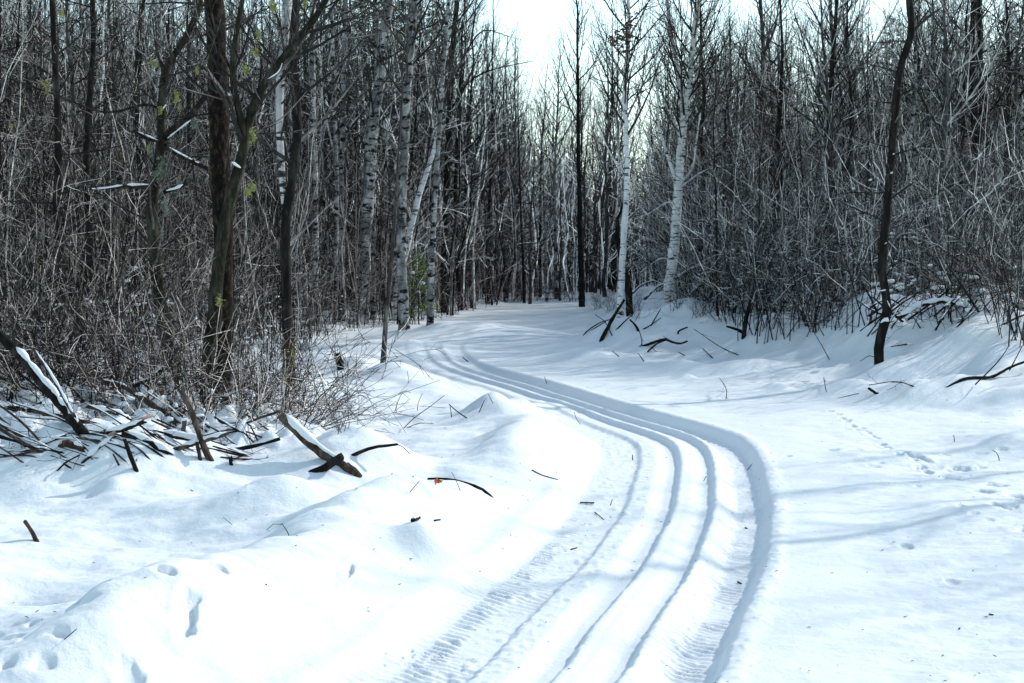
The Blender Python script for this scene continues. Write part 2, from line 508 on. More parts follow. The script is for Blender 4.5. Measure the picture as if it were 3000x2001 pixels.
# ------------------------------------------------------------------ tubes
def tubes(lines, sides=3, jit=0.0, seed=0, cap=True):
    """lines: list of (points (k,3), radii (k,)). One vertex array + quads; lines of equal length are batched."""
    groups = {}
    for p, r in lines:
        groups.setdefault(len(r), []).append((p, r))
    Vs, Ls, Ss = [], [], []
    nv = nl = 0
    rs = np.random.RandomState(seed)
    for k, g in groups.items():
        P = np.array([q[0] for q in g], float)
        Rr = np.array([q[1] for q in g], float)
        n = len(g)
        T = np.empty_like(P)
        T[:, 1:-1] = P[:, 2:] - P[:, :-2]
        T[:, 0] = P[:, 1] - P[:, 0]
        T[:, -1] = P[:, -1] - P[:, -2]
        T /= np.linalg.norm(T, axis=2, keepdims=True) + 1e-9
        d = P[:, -1] - P[:, 0]
        ref = np.where((np.abs(d[:, 2]) > .8 * np.linalg.norm(d, axis=1))[:, None], np.array([1.0, .13, 0]), np.array([.05, .07, 1.0]))
        U = np.cross(T, ref[:, None, :])
        U /= np.linalg.norm(U, axis=2, keepdims=True) + 1e-9
        Wv = np.cross(T, U)
        a = np.arange(sides) * 2 * math.pi / sides
        ring = U[:, :, None, :] * np.cos(a)[None, None, :, None] + Wv[:, :, None, :] * np.sin(a)[None, None, :, None]
        rr = Rr[:, :, None, None] * np.ones((1, 1, sides, 1))
        if jit:
            rr = rr * (1 + jit * rs.uniform(-1, 1, rr.shape))
        V = P[:, :, None, :] + ring * rr
        V = V.reshape(-1, 3)
        base = (np.arange(n) * k * sides)[:, None, None] + (np.arange(k - 1) * sides)[None, :, None] + nv
        j = np.arange(sides)[None, None, :]
        j2 = (j + 1) % sides
        F = np.stack([base + j, base + j2, base + sides + j2, base + sides + j], -1).reshape(-1, 4)
        Vs.append(V)
        Ls.append(F.ravel())
        Ss.append(np.arange(len(F)) * 4 + nl)
        nl += F.size
        if cap and sides > 3:
            for e in (0, k - 1):
                ce = (np.arange(n) * k * sides + e * sides)[:, None] + nv + (np.arange(sides)[None, :] if e else np.arange(sides)[None, ::-1])
                Ls.append(ce.ravel())
                Ss.append(np.arange(n) * sides + nl)
                nl += ce.size
        nv += len(V)
    return np.vstack(Vs), np.concatenate(Ls), np.concatenate(Ss)

def tube_mesh(name, lines, sides=3, jit=0.0, seed=0):
    return raw_mesh(name, *tubes(lines, sides, jit, seed))

def join_raw(parts):
    Vs, Ls, Ss = [], [], []
    nv = nl = 0
    for v, l, s in parts:
        Vs.append(v); Ls.append(l + nv); Ss.append(s + nl)
        nv += len(v); nl += len(l)
    return np.vstack(Vs), np.concatenate(Ls), np.concatenate(Ss)

def resample(P, n):
    P = np.asarray(P, float)
    d = np.concatenate([[0], np.cumsum(np.linalg.norm(np.diff(P[:, :3], axis=0), axis=1))])
    t = np.linspace(0, d[-1], n)
    return np.stack([np.interp(t, d, P[:, c]) for c in range(P.shape[1])], 1)

def spline3(P, n=4):
    return smooth_poly(P, n)

def unit(v):
    return v / (np.linalg.norm(v) + 1e-9)

def perp(d, rng):
    v = np.array([rng.gauss(0, 1), rng.gauss(0, 1), rng.gauss(0, 1)])
    v -= d * v.dot(d)
    return unit(v)

def grow(out, p, d, L, r, lev, rng, prm):
    """a branch and, one level down, its side shoots; out[lev] collects (points, radii)"""
    k = (7, 6, 5, 4)[min(lev, 3)]
    pts = [p]
    step = L / (k - 1)
    dd = d
    up = prm.get('up', .12)
    wig = prm.get('wig', .16)
    for i in range(k - 1):
        dd = unit(dd + perp(dd, rng) * wig * rng.random() + np.array([0, 0, up]))
        pts.append(pts[-1] + dd * step)
    pts = np.array(pts)
    rad = r * (1 - .78 * np.linspace(0, 1, k))
    out.setdefault(lev, []).append((pts, np.maximum(rad, prm.get('rmin', .0016))))
    if lev >= prm.get('maxlev', 2):
        return
    n = prm['n'][lev]
    n = max(1, int(n * (.7 + .6 * rng.random()) * min(1.4, .4 + L / prm.get('Lref', 1.5))))
    for i in range(n):
        t = prm.get('t0', .2) + (1 - prm.get('t0', .2)) * (i + rng.random()) / n
        f = t * (k - 1)
        j = min(int(f), k - 2)
        q = pts[j] + (pts[j + 1] - pts[j]) * (f - j)
        td = unit(pts[j + 1] - pts[j])
        ang = R(rng.uniform(*prm.get('ang', (28, 58))))
        nd = unit(td * math.cos(ang) + perp(td, rng) * math.sin(ang))
        nl_ = L * rng.uniform(.30, .55) * (1.15 - .6 * t)
        grow(out, q, nd, nl_, max(r * (1 - .78 * t) * .55, .0018), lev + 1, rng, prm)

def crown_on(trunk, rad, rng, prm):
    """side limbs along a trunk polyline from fraction f0 upwards"""
    out = {}
    P = np.asarray(trunk)
    d = np.concatenate([[0], np.cumsum(np.linalg.norm(np.diff(P, axis=0), axis=1))])
    Ltot = d[-1]
    f0, f1 = prm.get('f0', .35), prm.get('f1', .99)
    n = prm['limbs']
    az = rng.random() * 6.28
    for i in range(n):
        f = f0 + (f1 - f0) * (i + rng.random()) / n
        s = f * Ltot
        q = np.array([np.interp(s, d, P[:, c]) for c in range(3)])
        q2 = np.array([np.interp(min(s + .1, Ltot), d, P[:, c]) for c in range(3)])
        td = unit(q2 - q) if s + .05 < Ltot else unit(P[-1] - P[-2])
        rr = float(np.interp(s, d, rad))
        az += 2.4 + rng.uniform(-.5, .5)
        ang = R(rng.uniform(*prm.get('limb_ang', (40, 75))))
        side = np.array([math.cos(az), math.sin(az), 0.0])
        if 'bias' in prm:
            side = unit(side + np.array(prm['bias']))
        nd = unit(td * math.cos(ang) + side * math.sin(ang))
        rel = (f - f0) / (1 - f0 + 1e-6)
        L = prm['limbL'] * (1.05 - .72 * rel) * rng.uniform(.55, 1.15)
        grow(out, q, nd, L, min(rr * .5, prm.get('limb_r', .03) * L / prm['limbL'] + .004), 0, rng, prm)
    return out

def crown_mesh(name, out, extra=()):
    parts = []
    for lev, ls in out.items():
        parts.append(tubes(ls, (5, 4, 3, 3)[min(lev, 3)], cap=False))
    for e in extra:
        parts.append(e)
    return raw_mesh(name, *join_raw(parts)) if parts else None

def snow_cap_lines(P, r, rng, lift=.75, fat=1.0):
    """a lumpy ridge of snow lying on a branch"""
    n = max(5, int(np.linalg.norm(np.diff(P, axis=0), axis=1).sum() / max(.05, r.mean() * 1.6)))
    n = min(n, 40)
    Q = resample(np.hstack([P, r[:, None]]), n)
    rr = Q[:, 3] * fat * np.array([rng.uniform(.55, 1.25) for _ in range(n)])
    rr[0] *= .3; rr[-1] *= .3
    pts = Q[:, :3].copy()
    pts[:, 2] += Q[:, 3] * lift
    return [(pts, rr)]

def thing(name, label, cat, loc, group=None, rotz=0.0, scale=1.0):
    o = bpy.data.objects.new(name, None)
    COL.objects.link(o)
    o.empty_display_size = .2
    o.location = loc
    o.rotation_euler = (0, 0, rotz)
    o.scale = (scale,) * 3
    o["label"] = label
    o["category"] = cat
    if group:
        o["group"] = group
    return o

def leaf_cluster(name, centre_r, n, size, rng, squash=(1, 1, 1)):
    V, Ls = [], []
    for i in range(n):
        c = np.array([rng.gauss(0, 1) * centre_r * squash[0], rng.gauss(0, 1) * centre_r * squash[1], rng.gauss(0, 1) * centre_r * squash[2]])
        a = perp(np.array([0, 0, 1.0]), rng) if rng.random() < .3 else unit(np.array([rng.gauss(0, 1) for _ in range(3)]))
        b = perp(a, rng)
        s = size * rng.uniform(.5, 1.2)
        m = c + unit(np.cross(a, b)) * s * .25
        base = len(V)
        V += [c - a * s, m - b * s * .45, c + a * s, m + b * s * .45]
        Ls += [base, base + 1, base + 2, base + 3]
    return raw_mesh(name, np.array(V), np.array(Ls), np.arange(n) * 4, smooth=False)

# ------------------------------------------------------------------ hero trees, traced from the photograph and set on the ground
HEROES = []          # (object, short name, base x in the picture)

def hero(name, label, short, cat, path, w0, w1, bark, total, crown=None, base=None, group=None, seed=0, limbs=(), twig=None, lean_y=0.0, snow=(), flare=1.25, extra_stems=(), depth=None):
    """path: pixels from the base up; w0, w1: trunk width in pixels at the base and the last point; total: height of the tree in metres"""
    rng = random.Random(seed * 7 + 3)
    b = hit(*(base or path[0])) if depth is None else None
    if b is None:
        p0 = at_y(path[0][0], path[0][1], depth)
        b = np.array([p0[0], depth, H(p0[0], depth)])
    Y = b[1]
    px2m = Y / FS
    def lift(pts, y0=Y, ly=lean_y):
        q = np.array([at_y(x, y, y0) for x, y in pts])
        if ly:
            h = q[:, 2] - b[2]
            for i in range(len(q)):
                q[i] = at_y(pts[i][0], pts[i][1], y0 + ly * h[i])
        return q
    P = lift(path)
    P[0] = b - np.array([0, 0, .32])
    if len(P) > 2:
        P = spline3(P, 5)
    top = P[-1]
    Wd = np.interp(np.linspace(0, 1, len(P)), [0, 1], [w0, w1]) * px2m / 2
    if top[2] - b[2] < total:                     # carry the trunk on above the frame
        dirn = unit(P[-1] - P[-4] if len(P) > 4 else P[-1] - P[0])
        dirn = unit(dirn * .7 + np.array([0, 0, .5]))
        n = 7
        rest = (total - (top[2] - b[2]))
        ext = [top + dirn * rest * (i + 1) / n + np.array([rng.uniform(-.05, .05), rng.uniform(-.05, .05), 0]) for i in range(n)]
        Wd = np.concatenate([Wd, Wd[-1] * (1 - .9 * (np.arange(n) + 1) / n)])
        P = np.vstack([P, ext])
    Wd = np.maximum(Wd, .004)
    Wd[0] *= flare * 1.05
    if len(Wd) > 3:
        Wd[1] *= 1 + (flare - 1) * .5
    # finer sampling so the bark outline wavers a little
    n = max(14, min(60, int(np.linalg.norm(np.diff(P, axis=0), axis=1).sum() / .16)))
    Q = resample(np.hstack([P, Wd[:, None]]), n)
    Q[1:, 0] += np.array([rng.uniform(-1, 1) for _ in range(n - 1)]) * Q[1:, 3] * .10
    Q[:, 3] *= np.array([1 + rng.uniform(-.07, .07) for _ in range(n)])
    root = thing(name, label, cat, tuple(b), group)
    lines = [(Q[:, :3] - b, Q[:, 3])]
    obj("trunk", tube_mesh("trunk", lines, 12 if w0 > 14 else 7, .05, seed), bark, root)
    out = {}
    ends = []
    for lb in limbs:                              # traced limbs: pixels, width at both ends, flags
        pts, a0, a1 = lb[0], lb[1], lb[2]
        dy = lb[3] if len(lb) > 3 else 0.0
        q = np.array([at_y(x, y, Y + dy * i / max(1, len(pts) - 1)) for i, (x, y) in enumerate(pts)])
        if len(q) > 2:
            q = spline3(q, 3)
        rr = np.linspace(a0, a1, len(q)) * px2m / 2
        ends.append((q, rr, lb[4] if len(lb) > 4 else bark))
    if ends:
        for e in ends:
            obj("limb", tube_mesh("limb", [(e[0] - b, e[1])], 9 if e[1][0] > .04 else 6, .05, seed + 1), e[2], root)
        for e in ends:
            o2 = crown_on(e[0] - b, e[1], rng, dict(f0=.25, limbs=max(5, int(np.linalg.norm(e[0][-1] - e[0][0]) * 5)), limbL=min(1.3, .55 * np.linalg.norm(e[0][-1] - e[0][0]) + .15),
                                                      n=(6, 4), maxlev=2, limb_r=.010, up=.08, limb_ang=(30, 70)))
            for k, v in o2.items():
                out.setdefault(k + 1, []).extend(v)
    if crown:
        o3 = crown_on(Q[:, :3] - b, Q[:, 3], rng, crown)
        for k, v in o3.items():
            out.setdefault(k, []).extend(v)
    if out:
        obj("crown", crown_mesh("crown", out), twig or TWIG_H, root)
    for sn in snow:                               # snow lying on limbs: pixel polylines, width, depth offset
        q = np.array([at_y(x, y, Y + (sn[2] if len(sn) > 2 else 0.0)) for x, y in sn[0]]) - b
        q = resample(spline3(q, 3) if len(q) > 2 else q, 60)
        Ls = np.linalg.norm(q[-1] - q[0])
        rw = sn[1] * px2m / 2 * .58
        i = 0
        while i < 57:                             # broken into lumps with gaps
            j = min(59, i + int(rng.uniform(.12, .42) / max(Ls, .05) * 60) + 4)
            sg = q[i:j + 1]
            if len(sg) >= 4:
                obj("snow_cap", tube_mesh("snow_cap", snow_cap_lines(sg, np.full(len(sg), rw * rng.uniform(.65, 1.15)), rng, .2), 8, .16, seed + i), SNOW, root)
            i = j + int(rng.uniform(1, 5))
    HEROES.append((root, short, project(b)[0], b))
    return root, b, Q

def lichen_on(root, b, spots, Y, mat, size, rng):
    for (x, y) in spots:
        p = at_y(x, y, Y + rng.uniform(-.15, .1)) - b
        s = size * rng.uniform(.6, 1.3)
        me = leaf_cluster("lichen", s * .62, 80, s * .5, rng, (.75, .75, 1.25))
        obj("lichen", me, mat, root, tuple(p))

BARE = dict(f0=.4, limbs=26, limbL=1.7, n=(8, 5), maxlev=2, limb_r=.022, up=.10)
UPSWEPT = dict(f0=.35, limbs=30, limbL=2.2, n=(8, 5), maxlev=2, limb_r=.022, up=.16, limb_ang=(30, 55))
THIN = dict(f0=.25, limbs=22, limbL=1.0, n=(6, 4), maxlev=2, limb_r=.012, up=.10)
STUBBY = dict(f0=.12, limbs=34, limbL=.9, n=(6, 4), maxlev=2, limb_r=.012, up=.02, limb_ang=(55, 95))
rngL = random.Random(99)

# ---- left side
r1, b1, q1 = hero("dead_tree", "thick scaly red-brown trunk with moss at its foot behind the curved lichen tree", "the thick scaly trunk", "tree",
     [(505, 915), (508, 760), (512, 600), (508, 420), (500, 220), (494, 0)], 48, 44, REDBARK, 8.5, crown=dict(STUBBY, f0=.3), seed=1, flare=1.12)
r2, b2, q2 = hero("lichen_tree", "curved olive tree forked at its middle, hung with yellow lichen beside the scaly trunk", "the curved lichen tree", "tree",
     [(470, 900), (478, 838), (492, 720), (503, 600), (522, 480), (550, 380), (566, 318), (582, 240), (625, 165), (682, 95), (745, 10)], 36, 14, OLIVE, 5.2,
     depth=b1[1] - .55, crown=dict(THIN, f0=.45, limbs=34, limbL=1.1), seed=2,
     limbs=[([(566, 318), (548, 255), (534, 170), (540, 90), (560, -20)], 20, 10, -.2), ([(556, 340), (530, 240), (520, 220), (515, 180)], 10, 4, -.3),
            ([(640, 140), (690, 120), (760, 60)], 8, 3, .6), ([(590, 235), (600, 150), (590, 60)], 8, 3, .5), ([(534, 170), (500, 90), (480, 0)], 7, 3, -.6)],
     snow=[([(648, 145), (640, 165), (614, 182)], 7, -.12), ([(528, 220), (524, 214)], 6, -.3), ([(553, 386), (541, 378), (532, 372)], 12, -.2)])
lichen_on(r2, b2, [(578, 300), (582, 318), (452, 160), (628, 15), (626, 2), (700, 5), (593, 80), (586, 120), (570, 440), (578, 430), (503, 690), (565, 160)], b2[1] - .2, LICHEN, .027, rngL)
r3, b3, q3 = hero("lichen_tree", "crooked dark tree with snow along its spreading limbs, left of the curved lichen tree", "the snow-limbed crooked tree", "tree",
     [(402, 890), (384, 780), (366, 690), (355, 580), (350, 470), (362, 380), (371, 315), (372, 250), (380, 160), (424, 90), (462, 10)], 34, 13, OLIVE, 4.8,
     crown=dict(THIN, f0=.3, limbs=36, limbL=1.2), seed=3,
     limbs=[([(372, 320), (412, 285), (440, 262), (482, 208), (522, 182)], 18, 9, -.3), ([(372, 322), (340, 318), (305, 300)], 13, 7, -.2),
            ([(380, 335), (425, 362), (478, 388)], 15, 10, -.3), ([(368, 250), (330, 240), (240, 258), (120, 215), (20, 180)], 8, 3, -.3),
            ([(352, 432), (290, 428), (205, 434)], 13, 7, -.3), ([(378, 440), (405, 432), (430, 420)], 11, 7, -.3),
            ([(380, 160), (360, 120), (350, 40)], 7, 3, .4), ([(424, 90), (470, 80), (560, 40)], 7, 3, .5)],
     snow=[([(384, 318), (412, 296), (438, 276)], 8, -.2), ([(478, 206), (502, 190), (520, 178)], 7, -.35), ([(316, 302), (340, 312), (362, 322)], 7, -.2),
           ([(388, 338), (420, 356), (455, 374), (480, 388)], 8, -.25), ([(202, 434), (240, 432), (290, 424), (345, 424)], 10, -.3), ([(382, 438), (405, 432), (420, 424)], 12, -.3),
           ([(374, 250), (382, 240)], 9, -.2), ([(404, 110), (395, 118)], 5, .0)])
lichen_on(r3, b3, [(406, 218), (404, 228), (454, 168), (352, 145), (358, 150), (368, 252), (412, 248), (108, 210), (340, 340), (25, 290), (105, 190), (140, 30)], b3[1] - .25, LICHEN, .027, rngL)
lichen_on(r3, b3, [(372, 380), (362, 400), (376, 395), (446, 280), (380, 480)], b3[1] - .1, LICHEN_G, .05, rngL)
r4, b4, q4 = hero("twin_birch", "twin tree with a white birch stem and a dark stem joining above a moss-green foot", "the moss-footed twin birch", "tree",
     [(664, 882), (663, 780), (657, 680), (655, 560), (658, 480), (670, 420), (682, 300), (678, 200), (672, 110), (682, 0)], 25, 19, DARK, 7.5,
     crown=dict(BARE, f0=.35, limbs=26), seed=4,
     limbs=[([(656, 500), (649, 420), (642, 300), (643, 200), (652, 100), (660, 0)], 15, 25, .15, ASPEN_W)])
me = tube_mesh("mossy_foot", [((lambda s: s[:, :3] - b4)(q4[:6]), q4[:6, 3] * 1.10 + .003)], 12, .08, 3)
obj("mossy_foot", me, MOSSY, r4)
hero("aspen_tree", "straight pale grey aspen standing alone right of the moss-footed twin birch", "the straight pale aspen", "tree",
     [(724, 748), (723, 600), (722, 420), (718, 220), (717, 0)], 20, 12, ASPEN, 12, crown=dict(BARE, limbs=22), seed=5)
hero("aspen_tree", "slender pale stem, left one of the thin pair beside the straight pale aspen", "the thin pale pair", "tree",
     [(766, 745), (770, 600), (773, 420), (766, 220), (762, 0)], 11, 8, ASPEN, 11, crown=dict(BARE, limbs=18, limbL=1.3), seed=6)
hero("aspen_tree", "slender white-flecked stem, right one of the thin pair beside the straight pale aspen", "the thin pale pair", "tree",
     [(786, 735), (786, 600), (784, 420), (789, 200), (792, 0)], 13, 11, ASPEN, 11, crown=dict(BARE, limbs=20, limbL=1.4), seed=7)
hero("poplar_tree", "thick black-and-white poplar with dark scarred bark, broadest trunk left of the trail bend", "the thick scarred poplar", "tree",
     [(828, 742), (833, 640), (838, 540), (846, 440), (852, 340), (858, 270), (871, 190), (881, 100), (892, 0)], 33, 22, ASPEN, 12.5,
     crown=dict(BARE, f0=.36, limbs=34, limbL=2.0), seed=8,
     limbs=[([(856, 300), (835, 250), (800, 200)], 7, 3, .8), ([(866, 225), (890, 205), (960, 180), (1040, 165)], 6, 2, -.8), ([(852, 332), (880, 330), (905, 331)], 6, 4, -.3)])
hero("aspen_tree", "thin straight grey stem close behind the thick scarred poplar, on its right", "the thick scarred poplar", "tree",
     [(856, 735), (857, 560), (858, 400), (862, 250), (866, 60)], 12, 9, ASPEN, 11, crown=dict(BARE, limbs=18, limbL=1.3), seed=9)
hero("leaning_sapling", "dark slim leaning sapling alone on a snow mound at the trail's left edge", "the leaning sapling on the mound", "tree",
     [(876, 834), (884, 760), (893, 660), (901, 560), (909, 460), (916, 330), (924, 210)], 14, 4, GREY, 5.4, crown=dict(THIN, f0=.45, limbs=14, limbL=.8), seed=10,
     limbs=[([(909, 462), (884, 420), (855, 385), (838, 372)], 4, 2, -.3), ([(909, 462), (935, 415), (985, 380), (1030, 350)], 4, 2, -.4)], flare=1.1)
hero("aspen_tree", "mottled aspen at the verge with a white limb slanting off to its right", "the aspen with a slanting white limb", "tree",
     [(929, 757), (924, 660), (921, 560), (925, 440), (931, 300), (936, 200), (944, 110), (952, 0)], 25, 15, ASPEN, 12.5, crown=dict(BARE, f0=.36, limbs=32, limbL=1.9), seed=11)
hero("leaning_birch", "white birch slanting up to the right from behind the verge aspen", "the slanting white birch", "tree",
     [(906, 735), (915, 650), (935, 560), (948, 500), (968, 430), (985, 380), (1006, 300), (1015, 180), (1035, 60)], 20, 5, BIRCH, 10, crown=dict(UPSWEPT, f0=.5, limbs=22, limbL=1.8, bias=(.7, -.2, 0)), seed=12)
hero("aspen_tree", "slim dark-footed aspen right of the bright green fir", "the dark-footed aspen by the fir", "tree",
     [(987, 746), (990, 640), (994, 540), (1000, 430), (1008, 300), (1018, 150), (1030, 0)], 16, 8, ASPEN, 12, crown=dict(UPSWEPT, limbs=24, limbL=1.6), seed=13)
hero("poplar_tree", "dark straight poplar with long arching boughs reaching over the trail", "the dark arching poplar", "tree",
     [(1020, 719), (1021, 600), (1024, 480), (1029, 360), (1033, 240), (1038, 120), (1050, 0)], 19, 11, DARK, 13, crown=dict(UPSWEPT, f0=.38, limbs=34, limbL=2.6, bias=(.45, -.2, 0)), seed=14,
     limbs=[([(1036, 250), (1075, 190), (1130, 160), (1225, 140)], 5, 1.5, -1.0), ([(1036, 200), (1070, 120), (1110, 70), (1170, 85)], 5, 1.5, -1.2), ([(1030, 380), (1085, 330), (1130, 270), (1150, 200)], 4, 1.5, -1.0),
            ([(1028, 440), (1080, 420), (1140, 370), (1185, 320)], 4, 1.5, -1.0), ([(1042, 80), (1080, 40), (1120, -20)], 5, 2, -1), ([(1025, 470), (1080, 455), (1130, 420), (1160, 390)], 3, 1.5, -.8)])
hero("bare_tree", "dark leaning trunk on the verge just right of the dark arching poplar", "the dark leaning verge trunk", "tree",
     [(1061, 712), (1052, 640), (1048, 540), (1046, 420), (1052, 280), (1060, 150)], 14, 6, DARK, 12, crown=dict(UPSWEPT, limbs=24, limbL=1.7), seed=15)
hero("bare_tree", "dark curved trunk where the left verge narrows, second from the dark leaning verge trunk", "the dark curved verge trunk", "tree",
     [(1086, 708), (1078, 640), (1070, 560), (1068, 440), (1075, 300), (1082, 200)], 11, 5, DARK, 12, crown=dict(UPSWEPT, limbs=24, limbL=1.7), seed=16)
hero("bare_tree", "dark straight trunk at the far left verge, nearest to the trail's vanishing bend", "the dark trunk by the vanishing bend", "tree",
     [(1119, 698), (1119, 600), (1123, 480), (1128, 360), (1130, 250)], 11, 5, DARK, 12, crown=dict(UPSWEPT, limbs=24, limbL=1.7), seed=17)
hero("bare_tree", "thin dark sapling standing clear at the far end of the trail, left side", "the thin sapling at the trail's end", "tree",
     [(1204, 696), (1201, 600), (1196, 500), (1193, 400), (1190, 300)], 7, 3, DARK, 9, crown=dict(UPSWEPT, limbs=22, limbL=1.4), seed=18)
hero("aspen_tree", "pale flecked aspen in the far wood where the sky opens above the trail", "the pale aspen under the sky gap", "tree",
     [(1277, 680), (1275, 560), (1273, 440), (1276, 340), (1281, 230)], 10, 4, ASPEN, 9.5, depth=52, crown=dict(UPSWEPT, f0=.5, limbs=30, limbL=2.4), seed=19)
hero("bare_tree", "thin black trunk in the far wood left of the pale aspen under the sky gap", "the thin black far trunk", "tree",
     [(1240, 682), (1240, 560), (1241, 440), (1244, 330), (1250, 260)], 8, 3, DARK, 9.3, depth=53, crown=dict(UPSWEPT, f0=.5, limbs=28, limbL=2.0), seed=20)
# ---- right side
hero("bare_tree", "black straight trunk on the right verge at the trail's far end", "the black trunk at the right verge", "tree",
     [(1337, 705), (1334, 600), (1331, 480), (1328, 330), (1327, 200), (1325, 60)], 15, 5, DARK, 11.5, crown=dict(UPSWEPT, f0=.45, limbs=34, limbL=2.0), seed=21)
hero("white_birch", "slim white birch behind the brush-strewn bank, smaller of the two white birches", "the slim white birch", "tree",
     [(1422, 742), (1426, 660), (1431, 560), (1437, 460), (1440, 380), (1437, 300), (1434, 220), (1440, 120)], 17, 9, BIRCH, 9.5,
     crown=dict(UPSWEPT, f0=.40, limbs=52, limbL=2.1, n=(10, 6), up=.12), depth=27.5, seed=22, flare=1.15,
     limbs=[([(1438, 400), (1405, 360), (1375, 290), (1362, 220)], 4, 1.5, .8), ([(1438, 330), (1465, 250), (1480, 150), (1500, 40)], 5, 2, .5)])
hero("dead_snag", "charred black leaning snag close behind the slim white birch", "the black snag", "tree",
     [(1448, 712), (1443, 660), (1428, 600), (1416, 540), (1420, 510)], 19, 9, DARK, 2.6, depth=29.0, crown=dict(f0=.3, limbs=14, limbL=.5, n=(4, 3), maxlev=1, limb_r=.012), seed=23)
hero("white_birch", "tall white birch forking high above the right bank, larger of the two white birches", "the tall white birch", "tree",
     [(1531, 707), (1539, 640), (1548, 560), (1554, 480), (1559, 400), (1566, 320), (1574, 250), (1583, 200), (1592, 100), (1602, 0)], 27, 12, BIRCH, 9.5,
     crown=dict(UPSWEPT, f0=.38, limbs=62, limbL=2.1, n=(10, 6), up=.14), depth=29.0, seed=24, flare=1.2,
     limbs=[([(1556, 430), (1540, 380), (1524, 330), (1512, 285), (1510, 200), (1500, 110)], 9, 3, -.5), ([(1565, 322), (1546, 270), (1530, 240), (1516, 190)], 9, 3, .5),
            ([(1568, 290), (1566, 225), (1555, 150), (1540, 70), (1530, -20)], 13, 8, .3), ([(1562, 420), (1590, 385), (1598, 330), (1608, 260)], 6, 3, -.4),
            ([(1575, 250), (1587, 220), (1605, 150), (1640, 60)], 7, 3, .2), ([(1546, 600), (1520, 592), (1490, 610), (1470, 625)], 4, 2, -.4),
            ([(1556, 470), (1530, 465), (1490, 490), (1450, 500)], 4, 1.5, -.4), ([(1562, 430), (1620, 390), (1690, 375)], 4, 1.5, -.5)])
hero("crooked_tree", "black crooked tree with snow lodged in its bends, standing forward on the right bank", "the black crooked tree", "tree",
     [(2016, 834), (2019, 790), (2030, 745), (2038, 715), (2033, 675), (2026, 630), (2029, 560), (2036, 480), (2043, 400), (2051, 310), (2060, 210), (2068, 150), (2092, 75), (2087, 0)], 23, 15, DARK, 7.2,
     crown=dict(STUBBY, f0=.25, limbs=30, limbL=1.0), seed=25, flare=1.0,
     limbs=[([(2092, 76), (2118, 50), (2152, 22)], 7, 4, .4), ([(2040, 460), (2068, 440), (2100, 418)], 4, 2, -.3), ([(2058, 225), (2095, 205), (2150, 210)], 4, 2, -.4), ([(2040, 720), (2080, 690), (2130, 660)], 5, 2, -.4)],
     snow=[([(2022, 742), (2032, 734), (2041, 738)], 17, -.10), ([(2037, 690), (2044, 706)], 5, -.1), ([(2021, 668), (2034, 666)], 6, -.12), ([(2044, 590), (2041, 578)], 6, -.1), ([(2050, 355), (2054, 352)], 7, -.13),
           ([(2044, 398), (2050, 396)], 7, -.13), ([(2031, 560), (2036, 557)], 6, -.12)])
hero("bare_tree", "dark tall trunk with a snow-filled fork in the right thicket, far right", "the dark forked trunk at far right", "tree",
     [(2243, 720), (2241, 600), (2236, 480), (2242, 350), (2236, 250), (2230, 140), (2238, 0)], 21, 14, DARK, 10, depth=27, crown=dict(BARE, f0=.3, limbs=40, limbL=1.7), seed=26,
     limbs=[([(2242, 352), (2254, 250), (2250, 120), (2248, 0)], 14, 10, .3), ([(2252, 200), (2290, 150), (2330, 165), (2360, 190)], 6, 3, -.3)],
     snow=[([(2247, 362), (2254, 350)], 10, -.15)])
hero("leaning_sapling", "long thin snow-dusted stem leaning left out of the right thicket", "the long leaning stem", "tree",
     [(1872, 770), (1840, 715), (1800, 655), (1760, 610), (1715, 565), (1690, 530)], 11, 4, GREY, 1.0, depth=22.5, crown=dict(THIN, f0=.3, limbs=16, limbL=.8), seed=27,
     snow=[([(1868, 758), (1838, 708), (1800, 650)], 5, -.05)])
hero("leaning_sapling", "dark slanting stump-like stem at the bank's edge right of the tall white birch", "the slanting dark stem", "tree",
     [(1703, 778), (1712, 735), (1724, 690), (1735, 640), (1742, 560)], 12, 5, DARK, 4.5, crown=dict(THIN, f0=.35, limbs=16, limbL=.9), seed=28)
hero("bare_tree", "pale broken-topped stem behind the tall white birch, on its right", "the pale broken stem", "tree",
     [(1640, 690), (1641, 560), (1640, 430), (1643, 320), (1646, 200)], 9, 7, ASPEN, 6.0, depth=36, crown=dict(THIN, f0=.2, limbs=16, limbL=.8), seed=29)
hero("bare_tree", "thin dark upright sapling on the bank just right of the tall white birch", "the thin bank sapling", "tree",
     [(1649, 727), (1646, 660), (1645, 560), (1644, 450)], 7, 4, DARK, 6.5, crown=dict(THIN, f0=.3, limbs=16, limbL=.9), seed=30)
hero("bare_tree", "pale thin trunk in the thicket right of the black crooked tree", "the pale thicket trunk", "tree",
     [(2105, 720), (2104, 620), (2103, 500), (2098, 380), (2104, 250), (2100, 100)], 9, 6, ASPEN, 8, depth=27, crown=dict(BARE, f0=.3, limbs=22, limbL=1.2), seed=31)
hero("bare_tree", "grey trunk with upswept limbs rising behind the right thicket against bright sky", "the grey upswept trunk", "tree",
     [(1745, 700), (1746, 560), (1748, 420), (1750, 280), (1752, 110), (1745, 0)], 12, 8, GREY, 9.5, depth=33, crown=dict(UPSWEPT, f0=.4, limbs=34, limbL=2.0), seed=32,
     limbs=[([(1751, 130), (1780, 60), (1790, -20)], 6, 3, .3)])
hero("bare_tree", "grey-blue trunk standing left of the black crooked tree in the right thicket", "the grey-blue thicket trunk", "tree",
     [(1906, 720), (1905, 560), (1908, 420), (1904, 280), (1912, 120), (1905, 0)], 11, 7, GREY, 9, depth=30, crown=dict(UPSWEPT, f0=.35, limbs=34, limbL=1.9), seed=33)
